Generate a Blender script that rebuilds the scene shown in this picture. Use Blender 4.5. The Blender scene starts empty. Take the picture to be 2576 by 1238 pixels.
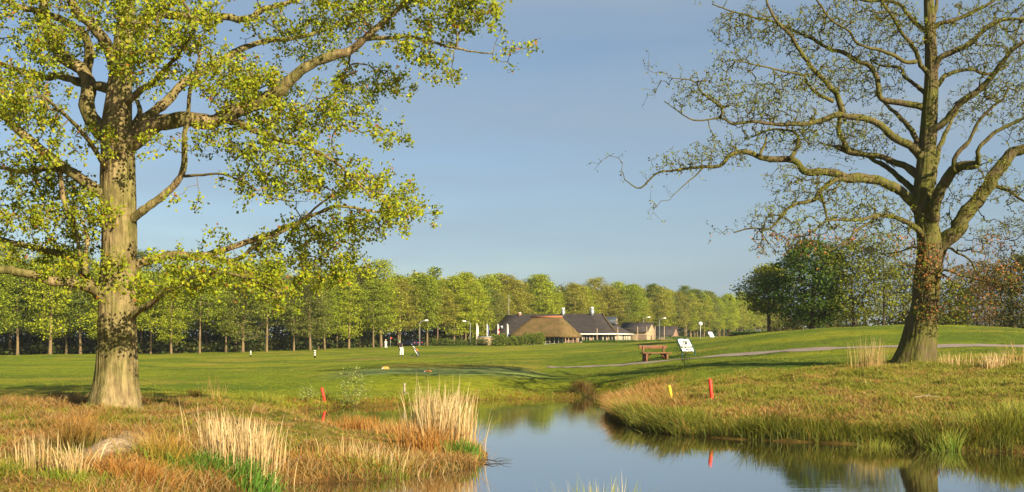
import bpy, bmesh, math, random
import numpy as np
from mathutils import Vector, Matrix
R = math.radians
rng = np.random.default_rng(7)
random.seed(7)
scene = bpy.context.scene
col = scene.collection

# ------------------------------------------------------------------ camera, sky, sun, exposure
H_CAM, F, CX, HY = 2.4, 2576.0, 1288.0, 863.0
cam_d = bpy.data.cameras.new('camera')
cam_d.lens = 36; cam_d.sensor_width = 36; cam_d.shift_y = (HY - 619.0) / F
cam_d.clip_start = 0.1; cam_d.clip_end = 9000
cam = bpy.data.objects.new('camera', cam_d); col.objects.link(cam)
cam.location = (0, 0, H_CAM); cam.rotation_euler = (R(90), 0, 0)
scene.camera = cam

SUN_AZ, SUN_EL = 41.0, 25.0      # degrees right of straight behind the camera, height
sdir = Vector((math.sin(R(SUN_AZ)) * math.cos(R(SUN_EL)), -math.cos(R(SUN_AZ)) * math.cos(R(SUN_EL)), math.sin(R(SUN_EL))))
world = bpy.data.worlds.new('World'); scene.world = world; world.use_nodes = True
wn = world.node_tree; wn.nodes.clear()
def wnode(t, **kw):
    n = wn.nodes.new(t)
    for k, v in kw.items(): setattr(n, k, v)
    return n
sky = wnode('ShaderNodeTexSky', sky_type='NISHITA', sun_disc=False, sun_elevation=R(SUN_EL), sun_rotation=R(180 - SUN_AZ),
            altitude=0, air_density=1.0, dust_density=1.2, ozone_density=2.5)
tc = wnode('ShaderNodeTexCoord')
mp = wnode('ShaderNodeMapping'); mp.inputs['Scale'].default_value = (0.8, 0.8, 6.0); mp.inputs['Rotation'].default_value = (R(4), R(-14), R(20))
nz = wnode('ShaderNodeTexNoise'); nz.inputs['Scale'].default_value = 1.6; nz.inputs['Detail'].default_value = 5; nz.inputs['Roughness'].default_value = 0.5
rp = wnode('ShaderNodeValToRGB'); rp.color_ramp.elements[0].position = 0.38; rp.color_ramp.elements[1].position = 0.68
rp.color_ramp.elements[0].color = (0.12, 0.12, 0.12, 1); rp.color_ramp.elements[1].color = (1.0, 1.0, 1.0, 1)
mixc = wnode('ShaderNodeMix', data_type='RGBA')
mixc.inputs['B'].default_value = (2.75, 3.55, 4.35, 1)      # thin high cirrus, lit
bg = wnode('ShaderNodeBackground'); bg.inputs['Strength'].default_value = 0.05
out = wnode('ShaderNodeOutputWorld')
L = wn.links.new
L(tc.outputs['Generated'], mp.inputs['Vector']); L(mp.outputs['Vector'], nz.inputs['Vector']); L(nz.outputs['Fac'], rp.inputs['Fac'])
L(rp.outputs['Color'], mixc.inputs['Factor']); L(sky.outputs['Color'], mixc.inputs['A'])
L(mixc.outputs['Result'], bg.inputs['Color']); L(bg.outputs['Background'], out.inputs['Surface'])

sun_d = bpy.data.lights.new('sun', 'SUN'); sun_d.energy = 5.0; sun_d.angle = R(0.5); sun_d.color = (1.0, 0.86, 0.62)
sun = bpy.data.objects.new('sun', sun_d); col.objects.link(sun)
sun.rotation_euler = (-sdir).to_track_quat('-Z', 'Y').to_euler(); sun.location = (30, -30, 40)
vs = scene.view_settings
vs.view_transform = 'Standard'; vs.look = 'None'; vs.exposure = 1.35; vs.gamma = 1.0; vs.use_curve_mapping = False
scene.cycles.max_bounces = 6; scene.cycles.diffuse_bounces = 2; scene.cycles.glossy_bounces = 3
scene.cycles.transmission_bounces = 3; scene.cycles.transparent_max_bounces = 6; scene.cycles.sample_clamp_indirect = 6

# ------------------------------------------------------------------ helpers
def Wp(px, py, d):
    return np.array(((px - CX) / F * d, d, H_CAM + (HY - py) / F * d))
def wat(px, py):            # pixel on the water plane z = 0
    d = H_CAM * F / (py - HY); return ((px - CX) / F * d, d)
def tag(o, label=None, cat=None, group=None, kind=None):
    if label: o['label'] = label
    if cat: o['category'] = cat
    if group: o['group'] = group
    if kind: o['kind'] = kind
    return o
def empty(name, loc=(0, 0, 0), rz=0.0):
    o = bpy.data.objects.new(name, None); col.objects.link(o)
    o.empty_display_size = 0.2; o.location = loc; o.rotation_euler = (0, 0, rz); return o
def mesh_np(name, V, faces, mat=None, colors=None, smooth=False):
    V = np.asarray(V, np.float32).reshape(-1, 3)
    me = bpy.data.meshes.new(name); me.vertices.add(len(V)); me.vertices.foreach_set('co', V.ravel())
    li, st, n = [], [], 0
    for f in faces:
        f = np.asarray(f, np.int32)
        if f.size == 0: continue
        k = f.shape[1]; li.append(f.ravel()); st.append(n + np.arange(len(f), dtype=np.int32) * k); n += f.size
    li = np.concatenate(li); st = np.concatenate(st)
    me.loops.add(len(li)); me.loops.foreach_set('vertex_index', li)
    me.polygons.add(len(st)); me.polygons.foreach_set('loop_start', st)
    if smooth: me.polygons.foreach_set('use_smooth', np.ones(len(st), bool))
    me.update(calc_edges=True)
    if colors is not None:
        c = np.ones((len(V), 4), np.float32); c[:, :3] = colors
        a = me.color_attributes.new('Col', 'FLOAT_COLOR', 'POINT'); a.data.foreach_set('color', c.ravel())
    if mat: me.materials.append(mat)
    return me
def obj(name, me, parent=None, loc=None, rz=None):
    o = bpy.data.objects.new(name, me); col.objects.link(o)
    if parent: o.parent = parent
    if loc is not None: o.location = loc
    if rz is not None: o.rotation_euler = (0, 0, rz)
    return o
class MB:                    # collects geometry for ONE mesh
    def __init__(s): s.v = []; s.f = {3: [], 4: []}; s.c = []; s.n = 0
    def add(s, V, faces, colr=None):
        V = np.asarray(V, float).reshape(-1, 3)
        for f in faces:
            f = np.asarray(f, int)
            if f.size: s.f[f.shape[1]].append(f + s.n)
        s.v.append(V); s.n += len(V)
        if colr is not None: s.c.append(np.broadcast_to(np.asarray(colr, float), (len(V), 3)))
        return s
    def box(s, x0, x1, y0, y1, z0, z1, M=None, colr=None):
        V = np.array([(x, y, z) for z in (z0, z1) for y in (y0, y1) for x in (x0, x1)], float)
        if M is not None: V = np.array([M @ Vector(p) for p in V])
        return s.add(V, [[(0, 2, 3, 1), (4, 5, 7, 6), (0, 1, 5, 4), (2, 6, 7, 3), (0, 4, 6, 2), (1, 3, 7, 5)]], colr)
    def tube(s, pts, r, sides=6, cap=True, colr=None):
        V, Q = tube(pts, r, sides); s.add(V, [Q], colr)
        if cap:
            n = len(V); c0 = np.mean(V[:sides], 0); c1 = np.mean(V[-sides:], 0)
            i = np.arange(sides); j = (i + 1) % sides; b = s.n - n
            s.v.append(np.array([c0, c1]));
            if colr is not None: s.c.append(np.broadcast_to(np.asarray(colr, float), (2, 3)))
            a0, a1 = s.n, s.n + 1; s.n += 2
            s.f[3].append(np.stack([b + j, b + i, np.full(sides, a0)], 1)); s.f[3].append(np.stack([a0 - sides + i, a0 - sides + j, np.full(sides, a1)], 1))
        return s
    def build(s, name, mat=None, parent=None, smooth=False, **kw):
        fs = [np.concatenate(f) for f in s.f.values() if f]
        me = mesh_np(name, np.concatenate(s.v), fs, mat, np.concatenate(s.c) if s.c else None, smooth)
        return obj(name, me, parent, **kw)
def tube(pts, r, sides):
    P = np.asarray(pts, float); r = np.broadcast_to(np.asarray(r, float), (len(P),))
    T = np.gradient(P, axis=0); T /= np.linalg.norm(T, axis=1, keepdims=True) + 1e-9
    m = np.abs(T.mean(0)); ref = np.zeros(3); ref[int(np.argmin(m))] = 1
    A = np.cross(T, ref); A /= np.linalg.norm(A, axis=1, keepdims=True) + 1e-9
    B = np.cross(T, A)
    a = np.arange(sides) / sides * 2 * np.pi
    V = P[:, None] + r[:, None, None] * (np.cos(a)[None, :, None] * A[:, None] + np.sin(a)[None, :, None] * B[:, None])
    n = len(P); i = np.arange(n - 1)[:, None] * sides; j = np.arange(sides)[None]; k = (j + 1) % sides
    Q = np.stack([i + j, i + k, i + k + sides, i + j + sides], -1).reshape(-1, 4)
    return V.reshape(-1, 3), Q
def catmull(P, step):
    P = np.asarray(P, float); Q = np.vstack([2 * P[0] - P[1], P, 2 * P[-1] - P[-2]])
    o = []
    for i in range(1, len(Q) - 2):
        n = max(1, int(np.linalg.norm(Q[i + 1, :3] - Q[i, :3]) / step)); t = (np.arange(n) / n)[:, None]
        a, b, c, d = Q[i - 1], Q[i], Q[i + 1], Q[i + 2]
        o.append(.5 * (2 * b + (c - a) * t + (2 * a - 5 * b + 4 * c - d) * t * t + (3 * b - a - 3 * c + d) * t ** 3))
    o.append(P[-1:]); return np.vstack(o)
def hash2(i, j, s=0):
    v = np.sin(i * 127.1 + j * 311.7 + s * 74.7) * 43758.5453; return v - np.floor(v)
def vnoise(x, y, s=0):
    i, j = np.floor(x), np.floor(y); u, v = x - i, y - j; u = u * u * (3 - 2 * u); v = v * v * (3 - 2 * v)
    return (hash2(i, j, s) * (1 - u) + hash2(i + 1, j, s) * u) * (1 - v) + (hash2(i, j + 1, s) * (1 - u) + hash2(i + 1, j + 1, s) * u) * v
def fbm(x, y, s=0, o=4):
    t, a = 0, .5
    for k in range(o): t = t + a * vnoise(x * 2 ** k, y * 2 ** k, s + k); a *= .5
    return t / (1 - .5 ** o)
def sstep(a, b, x):
    t = np.clip((x - a) / (b - a), 0, 1); return t * t * (3 - 2 * t)
def lerp(a, b, t): return a + (b - a) * t

# ------------------------------------------------------------------ materials (all procedural)
def mat(name, base=(.5, .5, .5), rough=.8, attr=False, noise=None, bump=None, trans=0, spec=.3, metal=0, gain=1.0):
    m = bpy.data.materials.new(name); m.use_nodes = True; nt = m.node_tree; b = nt.nodes['Principled BSDF']
    b.inputs['Roughness'].default_value = rough; b.inputs['Specular IOR Level'].default_value = spec; b.inputs['Metallic'].default_value = metal
    b.inputs['Base Color'].default_value = (*base, 1)
    src = None
    tcn = nt.nodes.new('ShaderNodeTexCoord')
    def ntex(scale, stretch=(1, 1, 1), detail=6, rough_=.6):
        mpn = nt.nodes.new('ShaderNodeMapping'); mpn.inputs['Scale'].default_value = stretch
        t = nt.nodes.new('ShaderNodeTexNoise'); t.inputs['Scale'].default_value = scale; t.inputs['Detail'].default_value = detail; t.inputs['Roughness'].default_value = rough_
        nt.links.new(tcn.outputs['Object'], mpn.inputs['Vector']); nt.links.new(mpn.outputs['Vector'], t.inputs['Vector']); return t
    if attr:
        a = nt.nodes.new('ShaderNodeAttribute'); a.attribute_name = 'Col'; src = a.outputs['Color']
    if noise:                 # list of (scale, stretch, colour_dark, colour_light, lo, hi) multiplied or mixed in
        for (sc, stt, c0, c1, lo, hi, mode, fac) in noise:
            t = ntex(sc, stt); r = nt.nodes.new('ShaderNodeValToRGB'); r.color_ramp.elements[0].position = lo; r.color_ramp.elements[1].position = hi
            r.color_ramp.elements[0].color = (*c0, 1); r.color_ramp.elements[1].color = (*c1, 1); nt.links.new(t.outputs['Fac'], r.inputs['Fac'])
            x = nt.nodes.new('ShaderNodeMix'); x.data_type = 'RGBA'; x.blend_type = mode; x.inputs['Factor'].default_value = fac
            if src is None: x.inputs['A'].default_value = (*base, 1)
            else: nt.links.new(src, x.inputs['A'])
            nt.links.new(r.outputs['Color'], x.inputs['B']); src = x.outputs['Result']
    if src is not None: nt.links.new(src, b.inputs['Base Color'])
    if bump:
        prev = None
        for (sc, stt, strength, dist) in bump:
            t = ntex(sc, stt); bn = nt.nodes.new('ShaderNodeBump'); bn.inputs['Strength'].default_value = strength; bn.inputs['Distance'].default_value = dist
            nt.links.new(t.outputs['Fac'], bn.inputs['Height'])
            if prev: nt.links.new(prev.outputs['Normal'], bn.inputs['Normal'])
            prev = bn
        nt.links.new(prev.outputs['Normal'], b.inputs['Normal'])
    if trans:
        tr = nt.nodes.new('ShaderNodeBsdfTranslucent'); tr.inputs['Color'].default_value = (*base, 1)
        if src is not None: nt.links.new(src, tr.inputs['Color'])
        mx = nt.nodes.new('ShaderNodeMixShader'); mx.inputs['Fac'].default_value = trans
        nt.links.new(b.outputs['BSDF'], mx.inputs[1]); nt.links.new(tr.outputs['BSDF'], mx.inputs[2])
        nt.links.new(mx.outputs['Shader'], nt.nodes['Material Output'].inputs['Surface'])
    return m
one = (1, 1, 1)
M = {}
M['ground'] = mat('turf', attr=True, rough=.95, spec=.1,
    noise=[(2.2, one, (.55, .55, .5), (1.35, 1.3, 1.2), .3, .72, 'MULTIPLY', .9), (14, one, (.55, .6, .5), (1.35, 1.3, 1.2), .3, .7, 'MULTIPLY', .85), (.35, one, (.8, .86, .8), (1.15, 1.1, 1.1), .3, .7, 'MULTIPLY', .9)],
    bump=[(9, one, .8, .08), (40, one, .6, .03)])
M['grass'] = mat('grass_blade', attr=True, rough=.6, trans=.25, spec=.25)
M['leaf'] = mat('leaf', attr=True, rough=.6, trans=.38, spec=.12)
M['bark_l'] = mat('oak_bark', (.20, .155, .08), .95, spec=.1,
    noise=[(11, (1, 1, .14), (.30, .26, .2), (1.45, 1.4, 1.25), .36, .62, 'MULTIPLY', 1), (1.3, (1, 1, .6), (.12, .13, .03), (.27, .2, .11), .42, .62, 'MIX', .5), (4, (1, 1, .5), (.5, .48, .42), (1.2, 1.2, 1.15), .36, .6, 'MULTIPLY', .8)],
    bump=[(11, (1, 1, .14), 1.0, .09), (30, (1, 1, .3), .7, .02)])
M['bark_r'] = mat('mossy_bark', (.088, .073, .037), .95, spec=.1,
    noise=[(8, (1, 1, .2), (.3, .27, .22), (1.4, 1.35, 1.15), .36, .64, 'MULTIPLY', 1), (1.5, one, (.115, .125, .018), (.12, .085, .05), .42, .62, 'MIX', .5)],
    bump=[(8, (1, 1, .16), 1.0, .09), (26, (1, 1, .3), .7, .02)])
M['twig'] = mat('twig_bark', (.13, .105, .06), .9, spec=.1, noise=[(3, one, (.6, .6, .55), (1.3, 1.25, 1.1), .3, .7, 'MULTIPLY', 1)])
M['twig_moss'] = mat('twig_mossy', (.085, .075, .03), .9, spec=.1, noise=[(3, one, (.6, .6, .55), (1.4, 1.35, 1.0), .3, .7, 'MULTIPLY', 1)])
M['bark_far'] = mat('wood_edge_bark', (.17, .125, .07), .95, spec=.1, noise=[(2, (1, 1, .25), (.6, .6, .6), (1.3, 1.25, 1.1), .3, .7, 'MULTIPLY', 1)])
M['bark_dark'] = mat('dark_bark', (.06, .048, .032), .95, spec=.1, noise=[(2, (1, 1, .25), (.6, .6, .6), (1.3, 1.25, 1.1), .3, .7, 'MULTIPLY', 1)])
M['path'] = mat('gravel', (.25, .195, .165), .95, noise=[(12, one, (.7, .7, .7), (1.25, 1.22, 1.2), .3, .7, 'MULTIPLY', 1), (.7, one, (.75, .78, .72), (1.15, 1.12, 1.1), .3, .7, 'MULTIPLY', 1)], bump=[(60, one, .5, .02)])
M['wood'] = mat('bench_wood', (.15, .062, .024), .6, noise=[(3, (.6, 6, 6), (.45, .42, .4), (1.3, 1.25, 1.2), .3, .7, 'MULTIPLY', 1)], bump=[(10, (.5, 6, 6), .3, .01)])
M['white'] = mat('white_paint', (.78, .77, .70), .5, noise=[(3, one, (.86, .86, .84), (1, 1, 1), .3, .7, 'MULTIPLY', 1)])
M['black'] = mat('black_paint', (.015, .015, .017), .5)
M['red'] = mat('red_paint', (.72, .035, .012), .5, noise=[(8, one, (.8, .8, .8), (1.05, 1.05, 1.05), .3, .7, 'MULTIPLY', 1)])
M['yellow'] = mat('yellow_paint', (.80, .52, .01), .5, noise=[(8, one, (.8, .8, .8), (1.05, 1.05, 1.05), .3, .7, 'MULTIPLY', 1)])
M['sign_green'] = mat('dark_green_paint', (.006, .045, .032), .4)
M['sign_white'] = mat('sign_panel_white', (.80, .80, .78), .35)
M['slate'] = mat('slate_roof', (.040, .033, .031), .85, noise=[(.8, (1, 1, 3), (.6, .6, .6), (1.4, 1.35, 1.3), .3, .7, 'MULTIPLY', 1), (6, one, (.5, .5, .5), (1.5, 1.5, 1.45), .3, .7, 'MULTIPLY', .8)], bump=[(5, (1, 1, 3), .8, .08)])
M['thatch'] = mat('mossy_thatch', (.125, .084, .032), .95, noise=[(.7, one, (.62, .7, .5), (1.25, 1.15, 1.1), .3, .7, 'MULTIPLY', 1), (7, (1, 1, .3), (.6, .6, .55), (1.4, 1.35, 1.3), .3, .7, 'MULTIPLY', .9), (2.4, one, (1, 1, 1), (2.0, 2.1, 2.2), .66, .76, 'MULTIPLY', .8)], bump=[(8, (1, 1, .4), .7, .06)])
M['ridge'] = mat('clay_ridge', (.33, .13, .06), .9, noise=[(5, one, (.6, .6, .6), (1.3, 1.3, 1.3), .3, .7, 'MULTIPLY', 1)])
M['brick'] = mat('brown_brick', (.24, .15, .10), .9, noise=[(8, (1, 1, 3), (.7, .7, .7), (1.25, 1.2, 1.2), .3, .7, 'MULTIPLY', 1)])
M['plaster'] = mat('tan_plaster', (.32, .235, .14), .9, noise=[(2, one, (.85, .85, .85), (1.1, 1.1, 1.1), .3, .7, 'MULTIPLY', 1)])
M['board'] = mat('dark_boards', (.13, .085, .06), .9, noise=[(3, (8, 8, .4), (.6, .6, .6), (1.3, 1.3, 1.3), .3, .7, 'MULTIPLY', 1)])
M['cream'] = mat('cream_frame', (.72, .66, .47), .5)
M['glass'] = mat('dark_glass', (.012, .013, .014), .06, spec=.6)
M['metal'] = mat('grey_metal', (.32, .35, .37), .45, metal=.4, noise=[(4, one, (.8, .8, .8), (1.1, 1.1, 1.1), .3, .7, 'MULTIPLY', 1)])
M['lead'] = mat('lead_sheet', (.035, .045, .055), .6)
M['pole'] = mat('weathered_pole', (.36, .26, .17), .85)
M['steel'] = mat('pale_steel', (.42, .43, .42), .5)
M['blue'] = mat('blue_cloth', (.05, .09, .3), .8)
M['skin'] = mat('skin', (.52, .27, .17), .6)
M['cloth_dark'] = mat('dark_sweater', (.02, .017, .024), .9)
M['cloth_white'] = mat('white_cloth', (.78, .75, .66), .85)
M['cloth_green'] = mat('green_cap', (.04, .42, .18), .8)
M['cloth_orange'] = mat('orange_cloth', (.75, .16, .02), .7)
M['grey_cloth'] = mat('grey_cloth', (.40, .38, .36), .8)
M['rubber'] = mat('rubber', (.02, .02, .02), .8)
M['chrome'] = mat('club_steel', (.5, .5, .5), .3, metal=.8)
M['car_a'] = mat('black_car_paint', (.012, .012, .016), .25, spec=.6)
M['car_b'] = mat('dark_blue_car_paint', (.015, .02, .04), .25, spec=.6)
M['tail'] = mat('tail_lamp', (.6, .04, .02), .3)
M['orange_wood'] = mat('orange_marker', (.62, .25, .05), .6)
M['drift'] = mat('driftwood', (.30, .24, .17), .9, noise=[(5, (.5, 4, 4), (.6, .6, .6), (1.3, 1.3, 1.3), .3, .7, 'MULTIPLY', 1)])

# pond water: still, dark, faintly rippled
m = bpy.data.materials.new('pond_water'); m.use_nodes = True; nt = m.node_tree; b = nt.nodes['Principled BSDF']
b.inputs['Base Color'].default_value = (.030, .021, .008, 1); b.inputs['Roughness'].default_value = .0; b.inputs['IOR'].default_value = 1.75
tcn = nt.nodes.new('ShaderNodeTexCoord')
prev = None
for sc, st, s_, ds in ((1.2, (.6, 2.2, 1), .022, .05), (5, (.7, 3.0, 1), .022, .02)):
    mpn = nt.nodes.new('ShaderNodeMapping'); mpn.inputs['Scale'].default_value = st
    t = nt.nodes.new('ShaderNodeTexNoise'); t.inputs['Scale'].default_value = sc; t.inputs['Detail'].default_value = 3
    bn = nt.nodes.new('ShaderNodeBump'); bn.inputs['Strength'].default_value = s_; bn.inputs['Distance'].default_value = ds
    nt.links.new(tcn.outputs['Object'], mpn.inputs['Vector']); nt.links.new(mpn.outputs['Vector'], t.inputs['Vector']); nt.links.new(t.outputs['Fac'], bn.inputs['Height'])
    if prev: nt.links.new(prev.outputs['Normal'], bn.inputs['Normal'])
    prev = bn
nt.links.new(prev.outputs['Normal'], b.inputs['Normal']); M['water'] = m
gl = nt.nodes.new('ShaderNodeBsdfGlossy'); gl.inputs['Roughness'].default_value = 0.0; gl.inputs['Color'].default_value = (.95, .97, 1, 1); nt.links.new(prev.outputs['Normal'], gl.inputs['Normal'])
mx = nt.nodes.new('ShaderNodeMixShader'); mx.inputs['Fac'].default_value = .38; nt.links.new(b.outputs['BSDF'], mx.inputs[1]); nt.links.new(gl.outputs['BSDF'], mx.inputs[2]); nt.links.new(mx.outputs['Shader'], nt.nodes['Material Output'].inputs['Surface'])

# ------------------------------------------------------------------ terrain
CTRL = [(0,1238,13.7),(290,1130,17.4),(295,1042,25.7),(150,1040,26),(0,1000,34),(100,975,44),(0,950,60),(0,905,120),(200,895,150),(0,893,190),(450,990,38),(600,1010,32),(700,1050,26),(560,1080,22),
 (760,1066,25),(850,1108,22.5),(950,1128,21),(1050,1145,20.3),(850,1092,26),(700,1036,29),(500,950,55),(700,930,75),(600,905,130),(790,902,120),(700,888,180),(400,893,170),(950,948,50),(1150,945,50),(1300,945,51),(850,941,54),(950,927,58),(1150,926,58),(1300,926,60),
 (1150,985,44.5),(1400,985,46),(950,995,41),(1440,950,54),(820,999,39.5),(700,975,46),(1100,905,90),(1010,899,115),(1050,880,160),(1000,876,200),(1100,870,220),(1300,900,90),(1300,880,140),(1350,870,190),(1480,864,200),(1420,864,205),(1560,864,200),
 (1600,863,180),(1650,880,100),(1500,890,100),(1750,860,120),(1800,853,160),(1800,848,200),(1850,846,400),(1600,852,330),
 (2576,873,50),(2350,873,50.5),(2100,878,52),(1900,890,55),(1700,908,58),(1500,925,60),(1380,933,62),
 (1900,847,80),(2000,836,79),(2100,827,78),(2250,822,78),(2400,825,78),(2576,832,78),(2750,842,76),
 (2300,915,38),(2400,920,38),(2550,925,36),(2200,930,37),(2050,905,46),(1900,915,45),(1800,930,43),(1600,945,46),(1500,960,46.5),(2450,890,44),(2250,893,45),
 (1690,1018,32.5),(1791,1010,31),(1950,985,33),(2100,960,34),(2300,980,31),(2500,1000,29),(2150,1050,27),(2400,1060,26),(1900,1050,28.5),(2300,1030,27.5),(2560,1040,26),(1580,1030,34)]
C3 = [Wp(*c) for c in CTRL]
for px, z in ((1180, 1.75), (1300, 1.85), (1400, 1.95), (1500, 2.05), (1570, 2.1), (1650, 2.2)):
    for d in (218, 228, 250): C3.append(np.array(((px - CX) / F * d, d, z)))
for px, d, z in ((1900, 115, 3.25), (2050, 108, 3.1), (2300, 110, 2.9), (2576, 110, 2.7), (2300, 160, 2.8), (300, 300, 1.2), (1000, 320, 2.5), (1300, 400, 3), (0, 700, 3), (1288, 800, 5), (2576, 700, 5), (1288, 3000, 8), (-600, 200, 1), (-600, 60, 1), (3200, 60, 2.2), (3200, 30, 1.2), (-400, 25, .7)):
    C3.append(np.array(((px - CX) / F * d, d, z)))
for p in ((0, 0, .75), (-8, 4, .6), (9, 4, .7), (-13, 10, .5), (0, 9, .45), (0, -8, .9), (16, 9, .7)): C3.append(np.array(p, float))
C3 = np.array(C3)
def warp(x, y): return np.stack([x / (np.maximum(y, -8) + 15) * 2.2, np.log(np.maximum(y, -8) + 15)], -1)
Wc = warp(C3[:, 0], C3[:, 1]); CQ = .03
def phi(r): return np.sqrt(r * r + CQ * CQ)
Dm = phi(np.linalg.norm(Wc[:, None] - Wc[None], axis=2)); n_ = len(Wc)
A_ = np.zeros((n_ + 1, n_ + 1)); A_[:n_, :n_] = Dm + np.eye(n_) * 0.0; A_[:n_, n_] = 1; A_[n_, :n_] = 1
SOL = np.linalg.solve(A_ , np.append(C3[:, 2], 0))
def base_h(x, y):
    x = np.atleast_1d(np.asarray(x, float)); y = np.atleast_1d(np.asarray(y, float)); o = np.empty(len(x)); w = warp(x, y)
    for i in range(0, len(x), 20000):
        o[i:i + 20000] = phi(np.linalg.norm(w[i:i + 20000, None] - Wc[None], axis=2)) @ SOL[:n_] + SOL[n_]
    return o
POND = [wat(*p) for p in ((2400,1135),(2250,1122),(2100,1116),(1900,1108),(1790,1101),(1700,1096),(1600,1082),(1548,1062),(1525,1040),(1535,1012),(1560,1001),(1500,997),(1440,1001),(1350,1003),(1250,1005),(1150,1010),(1050,1016),(950,1021),(818,1025),(760,1033))]
POND += [(-8.2, 35.0), (-6.6, 32.0), (-4.9, 28.9), (-3.3, 27.4), (-1.9, 26.0), (-.75, 23.6), (-.45, 21.0)] + [wat(*p) for p in ((1200,1178),(1100,1190),(1000,1204),(900,1211),(780,1216),(700,1222),(640,1236))]
POND += [(-4.6, 15.4), (-4.9, 13.2), (-4.2, 11.2), (0, 10.6), (8, 10.4), (16, 10.8), (24, 12.5), (26, 17), (20, 21.5), (14.5, 21.6)]
POND = np.array(POND)
def pond_sd(x, y):           # > 0 on land, < 0 in the water
    P = np.stack([np.asarray(x, float), np.asarray(y, float)], -1); d = np.full(len(P), 1e9); ins = np.zeros(len(P), bool)
    for a, b in zip(POND, np.roll(POND, -1, 0)):
        e = b - a; t = np.clip(((P - a) @ e) / (e @ e), 0, 1); d = np.minimum(d, np.linalg.norm(P - a - t[:, None] * e, axis=1))
        c = ((a[1] > P[:, 1]) != (b[1] > P[:, 1])) & (P[:, 0] < (b[0] - a[0]) * (P[:, 1] - a[1]) / (b[1] - a[1] + 1e-12) + a[0]); ins ^= c
    return np.where(ins, -d, d)
def gz(x, y, sd=None):
    x = np.atleast_1d(np.asarray(x, float)); y = np.atleast_1d(np.asarray(y, float))
    if sd is None: sd = pond_sd(x, y)
    h = base_h(x, y) + (fbm(x / 3.1, y / 3.1, 3) - .5) * .22 * sstep(0, 3, sd) + (fbm(x * 1.3, y * 1.3, 9, 3) - .5) * .07
    h = h + (fbm(x / 17, y / 22, 91, 3) - .5) * .9 * sstep(58, 90, y) * (1 - sstep(125, 160, y)) + (fbm(x / 6, y / 6, 93, 2) - .5) * .25 * sstep(1.5, 5, sd) * (y > 28) * (1 - .9 * sstep(3, 6, x) * (1 - sstep(56, 66, y)))
    sdn = sd + (fbm(x * 1.1, y * 1.1, 21, 3) - .5) * .5
    h = h + np.maximum(fbm(x / .75, y / .75, 83, 2) - .42, 0) * .42 * rough_mask(x, y) * sstep(.6, 2.4, sd)
    land = np.maximum(h, .12) * (1 - np.exp(-np.maximum(sdn, 0) / 1.0)) + .05 * np.minimum(np.maximum(sdn, 0) / .15, 1)
    return np.where(sdn > 0, land, -.9 * (1 - np.exp(np.minimum(sdn, 0) / .8)))
def g1(x, y): return float(gz([x], [y])[0])
def gpx(px, d): x = (px - CX) / F * d; return Vector((x, d, g1(x, d)))

def rough_mask(x, y):        # 1 on the unmown banks
    n = (fbm(x / 2.2, y / 2.2, 5) - .5) * 4
    left = (1 - sstep(27.5, 32, y + n * .6 + np.maximum(-x - 9, 0) * -.25)) * (x < -.2)
    lx = sstep(2.2, 3.2, x)
    ymax = 37.5 + np.clip((x - 4) * .10, 0, 2) + np.clip(4.2 - x, 0, 3) * 2.2
    right = lx * (1 - sstep(-1.6, 2.2, y + n * .5 - ymax))
    return np.clip(np.maximum(left, right) + 1.0 * (y < 14), 0, 1)
def terrain_colors(x, y, z, sd):
    n1 = fbm(x / 1.6, y / 1.6, 11); n2 = fbm(x / 9, y / 9, 12); n3 = fbm(x / .5, y / .5, 13, 3)
    fair = lerp(np.array((.135, .175, .008)), np.array((.205, .22, .012)), sstep(.3, .7, n2)[:, None])
    fair = lerp(fair, np.array((.27, .21, .035)), (sstep(.56, .76, fbm(x / 6, y / 11, 17)) * .6)[:, None])
    fair = lerp(fair, np.array((.075, .12, .008)), (sstep(.50, .66, fbm(x / 14, y / 5, 19)) * .75)[:, None])
    r = rough_mask(x, y)
    dry = lerp(np.array((.20, .115, .032)), np.array((.12, .12, .018)), sstep(.38, .62, n1)[:, None])
    dry = lerp(dry, np.array((.22, .15, .07)), (sstep(.6, .75, n3) * .5)[:, None])
    greenr = lerp(np.array((.135, .145, .016)), np.array((.20, .145, .035)), sstep(.45, .68, n1)[:, None])
    rr = np.where((x > 0)[:, None], greenr, dry)
    c = lerp(fair, rr, r[:, None])
    # dewy tee
    px = x / np.maximum(y, 1) * F + CX
    tee = sstep(780, 930, px) * (1 - sstep(1280, 1430, px)) * sstep(48.8, 50.8, y + (n1 - .5) * 2) * (1 - sstep(55.5, 58.5, y + (n1 - .5) * 3))
    c = lerp(c, np.array((.165, .235, .10)), (tee * .65)[:, None])
    # pale worn strip and dewy swathes on the fairway
    c = lerp(c, np.array((.26, .17, .06)), (.75 * np.exp(-((y - 108 - (px - 950) * .012) / 3.0) ** 2) * sstep(820, 900, px) * (1 - sstep(1150, 1300, px)))[:, None])
    # sand scar under the oak, bunker
    sc = np.exp(-(((x + 6.75) / .62) ** 2 + ((y - 17.6) / 1.3) ** 2) ** 2)
    c = lerp(c, np.array((.36, .27, .185)), np.clip(sc * 1.2 - .35 * n3, 0, 1)[:, None])
    bk = np.exp(-(((px - 1850) / 55) ** 2 + ((y - 150) / 13) ** 2) ** 2)
    c = lerp(c, np.array((.42, .30, .15)), bk[:, None])
    # wet mud rim and pond bed
    c = lerp(c, np.array((.075, .038, .014)), ((1 - sstep(0, .5, sd)) * .85)[:, None])
    # bare litter under the wood
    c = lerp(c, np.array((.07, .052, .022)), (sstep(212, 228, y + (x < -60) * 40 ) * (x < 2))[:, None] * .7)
    return c
vv = np.concatenate([np.arange(math.log(6), math.log(68), .0058), np.arange(math.log(68), math.log(240), .013), np.arange(math.log(240), math.log(6500), .06)])
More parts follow.
